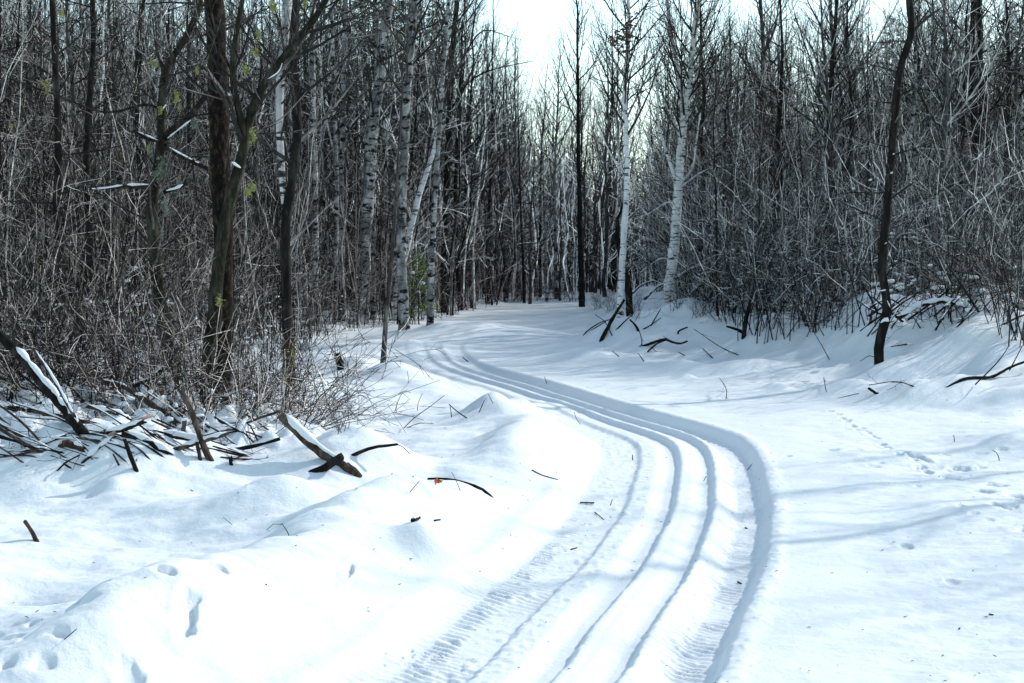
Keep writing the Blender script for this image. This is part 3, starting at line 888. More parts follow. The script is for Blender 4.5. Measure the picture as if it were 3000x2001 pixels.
hero("bare_tree", "dark twiggy trunk behind the left brush near the picture's left edge", "the dark twiggy left trunk", "tree",
     [(140, 880), (138, 740), (140, 600), (130, 480), (135, 330), (128, 180), (120, 0)], 24, 12, DARK, 8, crown=dict(STUBBY, f0=.2, limbs=40, limbL=1.3), depth=19, seed=34)
hero("bare_tree", "slim dark trunk left of the snow-limbed crooked tree reaching to the top edge", "the slim dark left trunk", "tree",
     [(196, 860), (200, 700), (206, 560), (198, 400), (205, 240), (215, 100), (212, 0)], 17, 12, DARK, 8, crown=dict(STUBBY, f0=.2, limbs=40, limbL=1.2), depth=20, seed=35)

# ------------------------------------------------------------------ the woods behind: individual trees from a few prototypes
TOPX = [-400, 0, 1000, 1100, 1170, 1205, 1240, 1285, 1315, 1345, 1420, 1700, 2351, 2800]
TOPY = [-200, -190, -140, -80, 40, 165, 225, 190, 90, 50, 0, -20, -60, -80]

def max_height(x, y):
    px, _ = project((x, y, 1.0))
    return (580 - np.interp(px, TOPX, TOPY)) / FS * y + 1.5

def make_proto(seed, h, r, prm, bark, twig, sides=8, wav=.05, split=False):
    rng = random.Random(seed)
    n = 16
    zz = np.linspace(0, h, n)
    wx = np.cumsum([rng.gauss(0, wav) for _ in range(n)])
    wy = np.cumsum([rng.gauss(0, wav) for _ in range(n)])
    wx -= wx[0]; wy -= wy[0]
    P = np.stack([wx, wy, zz - .15], 1)
    rad = np.maximum(r * (1 - .93 * (zz / h) ** 1.15), .006)
    rad[0] *= 1.3
    Q = resample(np.hstack([P, rad[:, None]]), 34)
    Q[:, 3] *= np.array([1 + rng.uniform(-.08, .08) for _ in range(34)])
    tr = tube_mesh("trunk", [(Q[:, :3], Q[:, 3])], sides, .05, seed)
    tr.materials.append(bark)
    out = crown_on(Q[:, :3], Q[:, 3], rng, prm)
    cr = crown_mesh("crown", out)
    cr.materials.append(twig)
    return tr, cr

P_AIRY = dict(f0=.36, limbs=30, limbL=1.9, n=(8, 5), maxlev=2, limb_r=.02, up=.13, limb_ang=(35, 60), rmin=.0022)
P_LOW = dict(f0=.14, limbs=40, limbL=1.5, n=(8, 5), maxlev=2, limb_r=.018, up=.06, limb_ang=(45, 85), rmin=.0022)
P_WIDE = dict(f0=.42, limbs=24, limbL=2.8, n=(10, 6), maxlev=2, limb_r=.03, up=.12, limb_ang=(35, 60), rmin=.0022)
P_THIN = dict(f0=.2, limbs=26, limbL=1.0, n=(6, 4), maxlev=2, limb_r=.010, up=.10, limb_ang=(35, 65), rmin=.0025)
PROTOS = []
for i, (adj, nm, h, r, prm, bark, twig) in enumerate([
        ("slim dark bare tree", "bare_tree", 10, .085, P_AIRY, DARK, TWIG_D),
        ("slim grey bare tree", "bare_tree", 10, .08, P_AIRY, GREY, TWIG_G),
        ("pale mottled aspen", "aspen_tree", 10, .09, P_AIRY, ASPEN, TWIG_G),
        ("low-branched twiggy tree", "bare_tree", 9, .07, P_LOW, GREY, TWIG_B),
        ("dark twiggy tree", "bare_tree", 9, .08, P_LOW, DARK, TWIG_D),
        ("wide-crowned bare tree", "bare_tree", 10, .11, P_WIDE, DARK, TWIG_D),
        ("grey wide-crowned tree", "bare_tree", 10, .10, P_WIDE, GREY, TWIG_G),
        ("thin grey sapling", "bare_sapling", 7, .04, P_THIN, GREY, TWIG_G),
        ("thin dark sapling", "bare_sapling", 7, .042, P_THIN, DARK, TWIG_D),
        ("thin white birch", "white_birch", 9, .05, P_THIN, BIRCH, TWIG_G)]):
    for v in range(2 if i < 8 else 1):
        PROTOS.append((adj, nm, h, *make_proto(100 + i * 5 + v, h, r, prm, bark, twig)))

BACK = []       # (object, adj)
def place_tree(k, x, y, total, rotz, group, sxy=1.0, tilt=(0, 0)):
    adj, nm, h, tr, cr = PROTOS[k]
    sc = total / h
    root = bpy.data.objects.new(nm, None)
    COL.objects.link(root)
    root.empty_display_size = .2
    root.location = (x, y, H(x, y))
    root.rotation_euler = (tilt[0], tilt[1], rotz)
    root.scale = (sc * sxy, sc * sxy, sc)
    for nme, me in (("trunk", tr), ("crown", cr)):
        c = bpy.data.objects.new(nme, me)
        COL.objects.link(c)
        c.parent = root
    root["category"] = "tree"
    root["group"] = group
    BACK.append((root, adj, x, y))
    return root

def side_of(x, y):
    """distance inside the wood: left of the left toe, or right of the right toe"""
    a = np.array([float(x)]); b = np.array([float(y)])
    return -poly_dist(a, b, TOE_L)[0][0], poly_dist(a, b, TOE_R)[0][0]

rb = random.Random(2024)
hero_xy = [(h[3][0], h[3][1]) for h in HEROES]
placed = list(hero_xy)
def try_place(n, cond, wy, hk, group, kinds, mind):
    cnt = 0
    tries = 0
    while cnt < n and tries < 9000:
        tries += 1
        y = wy[0] + (wy[1] - wy[0]) * rb.random() ** .8
        x = rb.uniform(-.42, .42) * y
        if not cond(x, y):
            continue
        if any((x - a) ** 2 + (y - b) ** 2 < mind ** 2 for a, b in placed):
            continue
        placed.append((x, y))
        k = rb.choice(kinds)
        hm = max_height(x, y)
        total = min(13.5, hm * rb.uniform(.68, 1.0)) if y > 34 else min(11.5, max(5.5, hm * rb.uniform(.85, 1.25)))
        if PROTOS[k][1] == "bare_sapling":
            total *= rb.uniform(.5, .8)
        place_tree(k, x, y, total * hk, rb.random() * 6.28, group, tilt=(rb.gauss(0, .035), rb.gauss(0, .035)))
        cnt += 1
NPR = len(PROTOS)
inL = lambda x, y: side_of(x, y)[0] > .5 and x < 2
inR = lambda x, y: side_of(x, y)[1] > 2.6 and x > 0
try_place(44, lambda x, y: inL(x, y), (19, 36), 1.0, "bare trees of the left wood", list(range(NPR)) + [6, 7, 8, 9, 6, 7], 1.0)
try_place(44, lambda x, y: inL(x, y), (33, 56), 1.0, "bare trees of the left wood", list(range(NPR)), 1.0)
try_place(54, lambda x, y: inR(x, y), (24, 38), 1.0, "bare trees of the right wood", list(range(NPR)) + [6, 7, 8, 9], .9)
try_place(52, lambda x, y: inR(x, y), (36, 58), 1.0, "bare trees of the right wood", list(range(NPR)), 1.0)
try_place(56, lambda x, y: True, (56, 78), 1.0, "bare trees of the far wood", list(range(NPR)), 1.0)

try_place(22, lambda x, y: 1060 < project((x, y, 1))[0] < 1420, (47, 62), 1.0, "bare trees of the far wood", [0, 1, 2, 3, 4, 5, 6, 7, 12, 13], .8)
# trees outside the frame on the right whose shadows cross the snow
for (x, y, k, tot) in ((8.6, 12.9, 0, 8.5), (10.8, 15.5, 2, 9.0), (11.5, 13.2, 10, 8.0), (17.5, 14.2, 11, 10), (12.6, 17.8, 3, 9.5), (20.5, 15.5, 2, 10)):
    place_tree(k, x, y, tot, 1.0, "bare trees beside the right bank")

# ------------------------------------------------------------------ conifers
def conifer_mesh(seed, h, Lmax, z0, dens=1.0, nl=.13, nw=.022):
    rng = np.random.RandomState(seed)
    tr = [(np.array([[0, 0, -.15], [0, 0, h * .5], [0, 0, h]]), np.array([.013 * h, .008 * h, .006]))]
    nb = int(26 * h * .42 * dens)
    tw, quads = [], []
    for i in range(nb):
        f = (i + rng.rand()) / nb
        z = h * (z0 + (1 - z0) * f)
        L = Lmax * (1.03 - f) ** .75 * rng.uniform(.6, 1.1)
        az = i * 2.4 + rng.uniform(-.5, .5)
        d = np.array([math.cos(az), math.sin(az), rng.uniform(-.25, .05) + .5 * f * f])
        d /= np.linalg.norm(d)
        t = np.linspace(0, 1, 5)[:, None]
        P = np.array([0, 0, z]) + d * L * t + np.array([0, 0, -.12 * L]) * t ** 2 + np.array([0, 0, .10 * L]) * t ** 4
        tw.append((P, .004 + .010 * L * (1 - t[:, 0])))
        m = max(3, int(L * 9))
        sidev = np.cross(d, [0, 0, 1]); sidev /= np.linalg.norm(sidev)
        for j in range(m):
            u = .2 + .8 * (j + rng.rand()) / m
            q = np.array([np.interp(u, t[:, 0], P[:, c]) for c in range(3)])
            s = (1 if j % 2 else -1)
            bd = d * .75 + sidev * s * .8 + np.array([0, 0, rng.uniform(-.35, .1)])
            bd /= np.linalg.norm(bd)
            bl = L * .42 * (1.15 - u) + .12
            e = q + bd * bl
            nn = int(7 + bl * 26)
            a = rng.rand(nn)[:, None]
            c0 = q + (e - q) * a + rng.normal(0, .012, (nn, 3))
            nd = bd + rng.normal(0, .75, (nn, 3)) + np.array([0, 0, .1])
            nd /= np.linalg.norm(nd, axis=1, keepdims=True)
            pv = np.cross(nd, rng.normal(0, 1, (nn, 3))); pv /= np.linalg.norm(pv, axis=1, keepdims=True) + 1e-9
            ln = nl * rng.uniform(.6, 1.2, (nn, 1))
            quads.append(np.stack([c0, c0 + nd * ln * .5 + pv * nw, c0 + nd * ln, c0 + nd * ln * .5 - pv * nw], 1))
    trunk = tube_mesh("trunk", tr + tw, 6)
    Qd = np.concatenate(quads)
    needles = raw_mesh("foliage", Qd.reshape(-1, 3), np.arange(len(Qd) * 4), np.arange(len(Qd)) * 4, smooth=False)
    trunk.materials.append(DARK)
    needles.materials.append(NEEDLE)
    return trunk, needles

CON = [conifer_mesh(1, 11, 1.9, .12), conifer_mesh(2, 11, 1.6, .22), conifer_mesh(3, 11, 2.1, .3, .8)]
CONS = []
def place_conifer(px, Y, tot, k, label=None, group="dark conifers in the wood", sxy=1.0):
    x = (px - CX) / FS * Y
    root = bpy.data.objects.new("pine_tree", None)
    COL.objects.link(root)
    root.location = (x, Y, H(x, Y))
    root.rotation_euler = (0, 0, px * .37)
    root.scale = (tot / 11 * sxy, tot / 11 * sxy, tot / 11)
    for nme, me in zip(("trunk", "foliage"), CON[k]):
        c = bpy.data.objects.new(nme, me)
        COL.objects.link(c)
        c.parent = root
    root["category"] = "tree"
    root["group"] = group
    BACK.append((root, "dark green conifer", x, Y))
for (px, Y, tot, k) in ((705, 40, 9.5, 0), (808, 46, 11, 2), (862, 50, 12, 0), (905, 43, 10.5, 1), (968, 52, 12, 2), 
                        (430, 44, 8, 0),  (1010, 60, 12, 0),
                        (2150, 48, 9, 2), (2310, 46, 9, 0), (2040, 52, 9.5, 2), (2400, 38, 9, 1)):
    place_conifer(px, Y, tot, k)
# the small bright fir beside the trail
ft, fn = conifer_mesh(9, 1.6, .50, .16, 2.6, .08, .012)
fn.materials.clear(); fn.materials.append(NEEDLE_B)
p = at_y(961, 640, 34.0)
fir = thing("young_fir", "small bright green fir lit by the sun among the left verge trunks", "tree", (p[0], 34.0, H(p[0], 34.0)))
obj("trunk", ft, None, fir)
obj("foliage", fn, None, fir)
for (dx, dz) in ((.0, .75), (.12, .95), (-.12, 1.2)):
    rngc = random.Random(int(dz * 100))
    q = np.array([[dx - .06, -.30, dz], [dx, -.33, dz + .03], [dx + .06, -.30, dz]])
    obj("snow_cap", tube_mesh("snow_cap", snow_cap_lines(q, np.full(3, .032), rngc, .1), 8, .1, 2), SNOW, fir)

# ------------------------------------------------------------------ thickets too fine to count
def thicket(name, bases, hts, rad, mat, seed, m1=7, m2=4, lean=.22, spread=(.25, .7), rmin=.0026, up=.35, sides=3, kind="stuff", ret=False):
    rs = np.random.RandomState(seed)
    n = len(bases)
    az = rs.rand(n) * 6.28
    ln = np.abs(rs.normal(0, lean, n))
    d = np.stack([np.cos(az) * ln, np.sin(az) * ln, np.ones(n)], 1)
    d /= np.linalg.norm(d, axis=1, keepdims=True)
    bend = rs.normal(0, .085, (n, 3)) * hts[:, None]; bend[:, 2] = -np.abs(bend[:, 2]) * .5
    def curve(p, dv, L, bd, k, r0, taper):
        t = np.linspace(0, 1, k)[None, :, None]
        P = p[:, None, :] + dv[:, None, :] * L[:, None, None] * t + bd[:, None, :] * t ** 2
        kink = rs.normal(0, .016, P.shape) * L[:, None, None]
        kink[:, 0] = 0
        return P + kink, r0[:, None] * (1 - taper * np.linspace(0, 1, k)[None, :])
    b0 = bases.copy(); b0[:, 2] -= .1
    P0, R0 = curve(b0, d, hts, bend, 6, rad, .75)
    allp = [(P0, R0)]
    def shoots(P, Rr, m, Lrel, hts_):
        nn, k = P.shape[:2]
        idx = np.repeat(np.arange(nn), m)
        t = rs.uniform(.12, .98, len(idx)) * (k - 1)
        j = np.minimum(t.astype(int), k - 2); f = (t - j)[:, None]
        q = P[idx, j] * (1 - f) + P[idx, j + 1] * f
        td = P[idx, j + 1] - P[idx, j]; td /= np.linalg.norm(td, axis=1, keepdims=True) + 1e-9
        v = rs.normal(0, 1, q.shape); v -= td * (v * td).sum(1, keepdims=True); v /= np.linalg.norm(v, axis=1, keepdims=True) + 1e-9
        a = rs.uniform(.5, 1.3, len(idx))[:, None]
        dv = td * np.cos(a) + v * np.sin(a) + np.array([0, 0, up * .5]); dv /= np.linalg.norm(dv, axis=1, keepdims=True)
        L = hts_[idx] * rs.uniform(*Lrel, len(idx)) * (1.1 - .6 * t / (k - 1))
        r = np.maximum(Rr[idx, j] * .5, rmin)
        bd = rs.normal(0, .17, q.shape) * L[:, None]
        return curve(q, dv, L, bd, 4, r, .5) + (L,)
    P1, R1, L1 = shoots(P0, R0, m1, spread, hts)
    allp.append((P1, R1))
    if m2:
        P2, R2, L2 = shoots(P1, R1, m2, (.25, .6), L1)
        allp.append((P2, R2))
    parts = []
    for P, Rr in allp:
        parts.append(tubes([], sides) if False else _batch(P, np.maximum(Rr, rmin * .8), sides))
    raw = join_raw(parts)
    if ret:
        return raw
    return obj(name, raw_mesh(name, *raw), mat, kind=kind)

def _batch(P, Rr, sides):
    n, k = P.shape[:2]
    T = np.empty_like(P)
    T[:, 1:-1] = P[:, 2:] - P[:, :-2]; T[:, 0] = P[:, 1] - P[:, 0]; T[:, -1] = P[:, -1] - P[:, -2]
    T /= np.linalg.norm(T, axis=2, keepdims=True) + 1e-9
    d = P[:, -1] - P[:, 0]
    ref = np.where((np.abs(d[:, 2]) > .8 * np.linalg.norm(d, axis=1))[:, None], np.array([1.0, .13, 0]), np.array([.05, .07, 1.0]))
    U = np.cross(T, ref[:, None, :]); U /= np.linalg.norm(U, axis=2, keepdims=True) + 1e-9
    Wv = np.cross(T, U)
    a = np.arange(sides) * 2 * math.pi / sides
    V = P[:, :, None, :] + (U[:, :, None, :] * np.cos(a)[None, None, :, None] + Wv[:, :, None, :] * np.sin(a)[None, None, :, None]) * Rr[:, :, None, None]
    base = (np.arange(n) * k * sides)[:, None, None] + (np.arange(k - 1) * sides)[None, :, None]
    j = np.arange(sides)[None, None, :]; j2 = (j + 1) % sides
    F = np.stack([base + j, base + j2, base + sides + j2, base + sides + j], -1).reshape(-1, 4)
    return V.reshape(-1, 3), F.ravel(), np.arange(len(F)) * 4

def scatter(n, y0, y1, cond, seed, wedge=.44, pw=.75):
    rs = np.random.RandomState(seed)
    out = np.zeros((0, 2))
    while len(out) < n:
        y = y0 + (y1 - y0) * rs.rand(n) ** pw
        x = rs.uniform(-wedge, wedge, n) * y
        out = np.vstack([out, np.stack([x, y], 1)[cond(x, y)]])
    out = out[:n]
    return np.stack([out[:, 0], out[:, 1], Hraw(out[:, 0].copy(), out[:, 1].copy())], 1)

cL = lambda x, y: (poly_dist(x, y, TOE_L)[0] < .1) & (x < 3)
cR = lambda x, y: (poly_dist(x, y, TOE_R)[0] > 2.4) & (x > 0) & ~((np.abs(x - 7.3) < 2.2) & (np.abs(y - 20.3) < 1.9))
rs_ = np.random.RandomState(77)
B = scatter(780, 16.8, 30, lambda x, y: (poly_dist(x, y, TOE_L)[0] < -.35) & (x < 3), 1)
depthL = -poly_dist(B[:, 0].copy(), B[:, 1].copy(), TOE_L)[0]
hB = rs_.uniform(.4, 1.7, len(B)) + np.clip(depthL, 0, 3) * rs_.uniform(0, 1.2, len(B)) ** 2
thicket("brown_thicket", B, hB, .004 + .0028 * hB, TWIG_B, 11, m1=6, m2=5, lean=.24, rmin=.0018)
B = scatter(1900, 27, 54, cL, 2)
hB = rs_.uniform(.8, 2.1, len(B)) ** 2
thicket("grey_thicket", B, hB, .005 + .0028 * hB, TWIG_B, 12, m2=5, rmin=.0026)
B = scatter(2200, 21, 36, cR, 3)
hB = rs_.uniform(.75, 1.9, len(B)) ** 2
thicket("grey_thicket", B, hB, .004 + .0028 * hB, TWIG_G, 13, m2=6, rmin=.0020)
B = scatter(2000, 33, 56, cR, 4)
hB = rs_.uniform(.9, 2.2, len(B)) ** 2
thicket("grey_thicket", B, hB, .005 + .003 * hB, TWIG_G, 14, m2=5, rmin=.0028)
# the wood goes on beyond the frame at the right, its shade falls over the bank
rs9 = np.random.RandomState(9)
yy = rs9.uniform(12.5, 34, 1100); xx = rs9.uniform(.43, .95, 1100) * yy
kk = poly_dist(xx, yy, TOE_R)[0] > 5.0
xx, yy = xx[kk], yy[kk]
B = np.stack([xx, yy, Hraw(xx.copy(), yy.copy())], 1)
hB = rs9.uniform(.8, 2.6, len(B))
thicket("grey_thicket", B, hB, .005 + .003 * hB, TWIG_G, 19, m1=6, m2=2, rmin=.005)
# tall fine crowns behind, left and right
B = scatter(560, 34, 55, cL, 41, .44, 1.0)
hB = np.array([max_height(b[0], b[1]) for b in B]) * rs_.uniform(.6, .98, len(B))
thicket("grey_thicket", B, hB, .006 + .0035 * hB, TWIG_G, 42, m1=18, m2=7, lean=.07, spread=(.08, .24), rmin=.003)
B = scatter(520, 34, 55, cR, 43, .44, 1.0)
hB = np.array([max_height(b[0], b[1]) for b in B]) * rs_.uniform(.55, .92, len(B))
thicket("grey_thicket", B, hB, .006 + .0035 * hB, TWIG_G, 44, m1=18, m2=7, lean=.07, spread=(.08, .24), rmin=.003)
# straight thin poles
POLE = bark_mat("pole_bark", (.02, .019, .018), (.05, .047, .045), (.14, .135, .13), 4, .5, island=1.0)
B = scatter(760, 17.2, 34, cL, 31)
hB = rs_.uniform(1.6, 6.5, len(B))
thicket("sapling_poles", B, hB, .004 + .0016 * hB, POLE, 32, m1=8, m2=3, lean=.16, spread=(.08, .25), rmin=.002)
B = scatter(560, 22, 40, cR, 33)
hB = rs_.uniform(1.6, 6.5, len(B))
thicket("sapling_poles", B, hB, .004 + .0018 * hB, POLE, 34, m1=8, m2=3, lean=.2, spread=(.08, .25), rmin=.002)
# the far wood that closes the view
FAR_T = bark_mat("hazed_far_twig", (.095, .10, .10), (.215, .222, .222), (.43, .437, .437), 1.5, 1.0, island=1.0)  # paler grey bark stands in for haze over the distance
B = scatter(3400, 52, 80, lambda x, y: (y > 55) | (np.abs(x - 3) > 2), 5, .46, 1.0)
hB = np.minimum(rs_.uniform(1.0, 9.5, len(B)), np.array([max_height(b[0], b[1]) * .9 for b in B]))
thicket("far_wood", B, hB, .008 + .0042 * hB, FAR_T, 15, m1=11, m2=3, rmin=.006, lean=.10, spread=(.10, .3))
B = scatter(5200, 56, 92, lambda x, y: x < 1e9, 6, .46, 1.0)
hB = np.minimum(rs_.uniform(1.5, 6.5, len(B)), np.array([max_height(b[0], b[1]) * .8 for b in B]))
thicket("far_wood", B, hB, .010 + .004 * hB, FAR_T, 16, m1=9, m2=2, rmin=.010, lean=.12, spread=(.15, .4))

# snow lodged in the twigs of the thickets
def twig_snow(pts, rad, seed):
    rs = np.random.RandomState(seed)
    n = len(pts)
    g = (1 + 5 ** .5) / 2
    oc = np.array([[-1, g, 0], [1, g, 0], [-1, -g, 0], [1, -g, 0], [0, -1, g], [0, 1, g], [0, -1, -g], [0, 1, -g], [g, 0, -1], [g, 0, 1], [-g, 0, -1], [-g, 0, 1]], float) / 1.9
    V = oc[None] * rad[:, None, None] * rs.uniform(.75, 1.3, (n, 12, 1))
    V[:, :, 0] *= rs.uniform(.7, 2.2, (n, 1)); V[:, :, 2] *= .75
    V = V + pts[:, None, :]
    F = np.array([[0, 11, 5], [0, 5, 1], [0, 1, 7], [0, 7, 10], [0, 10, 11], [1, 5, 9], [5, 11, 4], [11, 10, 2], [10, 7, 6], [7, 1, 8],
                  [3, 9, 4], [3, 4, 2], [3, 2, 6], [3, 6, 8], [3, 8, 9], [4, 9, 5], [2, 4, 11], [6, 2, 10], [8, 6, 7], [9, 8, 1]])
    L = (F[None] + (np.arange(n) * 12)[:, None, None]).reshape(-1)
    return obj("twig_snow", raw_mesh("twig_snow", V.reshape(-1, 3), L, np.arange(n * 20) * 3), SNOW, kind="stuff")
B = scatter(1500, 17, 32, cL, 21)
B[:, 2] += rs_.exponential(.4, len(B)).clip(.05, 1.5)
twig_snow(B, rs_.uniform(.008, .026, len(B)), 1)
B = scatter(7500, 20, 36, cR, 22)
B[:, 2] += rs_.exponential(.55, len(B)).clip(.05, 2.2)
twig_snow(B, rs_.uniform(.008, .028, len(B)), 2)
B = scatter(2600, 20, 27, cR, 23)
B[:, 2] += rs_.exponential(.35, len(B)).clip(.05, 1.3)
twig_snow(B, rs_.uniform(.010, .030, len(B)), 6)
B = scatter(500, 16.8, 20, cL, 24)
B[:, 2] += rs_.exponential(.3, len(B)).clip(.05, 1.0)
twig_snow(B, rs_.uniform(.010, .032, len(B)), 7)
for (n, cx, cy, sx, sy, hz, r0, r1, sd) in ((200, -3.9, 12.4, 2.0, 1.6, .22, .010, .030, 3), (220, 7.4, 20.4, 2.0, 1.8, .45, .015, .045, 4)):
    xs = cx + rs_.uniform(-1, 1, n) * sx; ys = cy + rs_.uniform(-1, 1, n) * sy
    B = np.stack([xs, ys, Hraw(xs.copy(), ys.copy()) + rs_.uniform(0, hz, n)], 1)
    twig_snow(B, rs_.uniform(r0, r1, n), sd)

# ------------------------------------------------------------------ shrubs one can tell apart
SHRUBS = []
def shrub_mesh(seed, h, n, mat, lean):
    rs = np.random.RandomState(seed)
    base = np.stack([rs.normal(0, .10, n), rs.normal(0, .10, n), np.zeros(n)], 1)
    hh = rs.uniform(.55, 1.0, n) * h
    raw = thicket("bare_shrub", base, hh, .004 + .0025 * hh, mat, seed, m1=7, m2=3, lean=lean, rmin=.002, ret=True)
    me = raw_mesh("bare_shrub", *raw)
    me.materials.append(mat)
    return me
RED_TWIG = bark_mat("red_twig", (.05, .038, .042), (.11, .08, .09), (.22, .17, .185), 3, 1.0, island=1.0)
SH = [("low spreading brown shrub", shrub_mesh(31, 1.1, 9, TWIG_D, .7)), ("upright brown shrub", shrub_mesh(32, 2.0, 9, TWIG_B, .35)),
      ("arching dark shrub", shrub_mesh(33, 1.7, 10, TWIG_D, .55)), ("low dark twiggy shrub", shrub_mesh(34, .9, 12, TWIG_D, .75)),
      ("grey many-stemmed shrub", shrub_mesh(35, 2.2, 10, TWIG_G, .4)), ("reddish low shrub", shrub_mesh(36, .9, 14, RED_TWIG, .5))]
def shrub(k, px, py, sc, rot, group):
    p = hit(px, py)
    o = bpy.data.objects.new("bare_shrub", SH[k][1])
    COL.objects.link(o)
    o.location = p
    o.rotation_euler = (0, 0, rot)
    o.scale = (sc, sc, sc)
    o["category"] = "shrub"
    o["group"] = group
    SHRUBS.append((o, SH[k][0], p[0], p[1]))
G1 = "bare shrubs along the left wood's edge"
G2 = "bare shrubs on the right bank"
G3 = "low shrubs at the trail's far end"
for i, (k, px, py, sc) in enumerate([(0, 40, 905, 1.0), (2, 110, 900, 1.0), (1, 175, 890, 1.0), (3, 250, 900, 1.1), (2, 320, 915, .9), (0, 360, 905, 1.0), (1, 440, 905, .8), (0, 545, 912, .8), (2, 590, 890, .8),
                                     (3, 560, 940, .8), (0, 640, 900, .75), (3, 700, 815, .9), (1, 715, 790, .9), (0, 745, 770, 1.0), (4, 700, 780, .9), (5, 240, 880, 1.0), (5, 330, 880, 1.1),
                                     (0, 800, 760, 1.0), (3, 870, 752, 1.0), (4, 950, 745, 1.0), (3, 960, 735, 1.1), (2, 20, 880, 1.2), (3, 790, 990, .42), (3, 450, 960, .8), (1, 520, 875, 1.1), (2, 400, 875, 1.2)]):
    shrub(k, px, py, sc, i * 1.7, G1)
for i, (k, px, py, sc) in enumerate([(3, 1460, 730, .7), (3, 1600, 727, .9), (1, 1660, 735, .8), (2, 1690, 745, 1.0), (4, 1720, 770, 1.2), (4, 1760, 778, 1.3), (2, 1800, 770, 1.2), (4, 1850, 762, 1.3), (2, 1890, 758, 1.1), (0, 1930, 752, 1.2),
                                     (4, 1975, 748, 1.3), (0, 2140, 740, 1.2), (4, 2200, 735, 1.4), (2, 2280, 740, 1.3), (4, 2340, 790, 1.3), (2, 2330, 770, 1.2), (3, 1400, 712, .9), (3, 1560, 705, .8), (1, 1620, 712, .9), (3, 1370, 712, .8)]):
    shrub(k, px, py, sc, i * 2.1, G2)
for i, (k, px, py, sc) in enumerate([(5, 1130, 698, 1.4), (5, 1165, 694, 1.4), (5, 1215, 690, 1.5), (5, 1250, 688, 1.4), (5, 1290, 688, 1.5), (3, 1190, 693, 1.4), (3, 1310, 692, 1.4), (5, 1070, 712, 1.1), (3, 1040, 722, 1.0)]):
    shrub(k, px, py, sc, i * 1.3, G3)

# ------------------------------------------------------------------ sticks, logs and twigs
NSTICK = 0
def stick(name, label, pts, w0, w1, mat, cat="stick", mode="stand", base=-1, dy=0.0, snow=None, group=None, twigs=0, depth=None, jit=.05, sink=.03, fat=.8):
    """mode 'lie': every point lies on the snow; 'stand': all points near the depth where point `base` meets the snow; dy = total depth change along it"""
    global NSTICK
    NSTICK += 1
    rng = random.Random(500 + NSTICK)
    if mode == "lie":
        P = np.array([hit(x, y) for x, y in pts])
        rr = np.linspace(w0, w1, len(P)) * P[:, 1] / FS / 2
        P[:, 2] += rr * .8
    else:
        Y = depth if depth is not None else hit(*pts[base])[1]
        n = len(pts)
        P = np.array([at_y(x, y, Y + dy * (i / (n - 1) - (1 if base == -1 else 0))) for i, (x, y) in enumerate(pts)])
        rr = np.linspace(w0, w1, n) * Y / FS / 2
        hz = Hraw(P[:, 0].copy(), P[:, 1].copy()) + rr * .5      # never buried along its length
        P[:, 2] = np.maximum(P[:, 2], hz)
        P[base, 2] -= sink
    if len(P) > 2:
        PR = smooth_poly(np.hstack([P, rr[:, None]]), 4)
    else:
        PR = resample(np.hstack([P, rr[:, None]]), 5)
    nn = max(5, min(40, int(np.linalg.norm(np.diff(PR[:, :3], axis=0), axis=1).sum() / .05)))
    PR = resample(PR, nn)
    PR[1:-1, 3] *= np.array([1 + rng.uniform(-.1, .1) for _ in range(nn - 2)])
    PR[1:-1, 0] += np.array([rng.uniform(-.12, .12) for _ in range(nn - 2)]) * PR[1:-1, 3]
    PR[1:-1, 2] += np.array([rng.uniform(-.12, .12) for _ in range(nn - 2)]) * PR[1:-1, 3]
    b = PR[base, :3].copy()
    raw = tubes([(PR[:, :3] - b, PR[:, 3])], 12 if w0 > 7 or w1 > 7 else 5, .11 if w1 > 7 else jit, NSTICK)
    ns = len(raw[0]) // nn                                  # splintered, uneven broken ends
    for e, sgn in ((0, -1), (nn - 1, 1)):
        tg = unit(PR[min(e + 1, nn - 1), :3] - PR[max(e - 1, 0), :3]) * sgn
        for q in range(ns):
            raw[0][e * ns + q] += tg * PR[e, 3] * rng.uniform(-.5, 1.3)
    if twigs:                                               # side shoots grow out of the stick: one mesh with it
        out = crown_on(PR[:, :3] - b, PR[:, 3], rng, dict(f0=.15, limbs=twigs, limbL=.28, n=(3, 2), maxlev=1, limb_r=.006, up=.03, limb_ang=(30, 70)))
        raw = join_raw([raw] + [tubes(ls, 4, cap=False) for ls in out.values()])
    o = obj(name, raw_mesh(name, *raw), mat, None, tuple(b), label=label, category=cat)
    if group:
        o["group"] = group
    if snow:
        a0, a1 = snow if isinstance(snow, tuple) else (0.0, 1.0)
        i0, i1 = int(a0 * (nn - 1)), int(a1 * (nn - 1)) + 1
        sel = PR[i0:i1]
        if len(sel) >= 3:
            obj("snow_cap", tube_mesh("snow_cap", snow_cap_lines(sel[:, :3] - b, sel[:, 3], rng, .85, fat), 8, .10, NSTICK), SNOW, o)
    return o

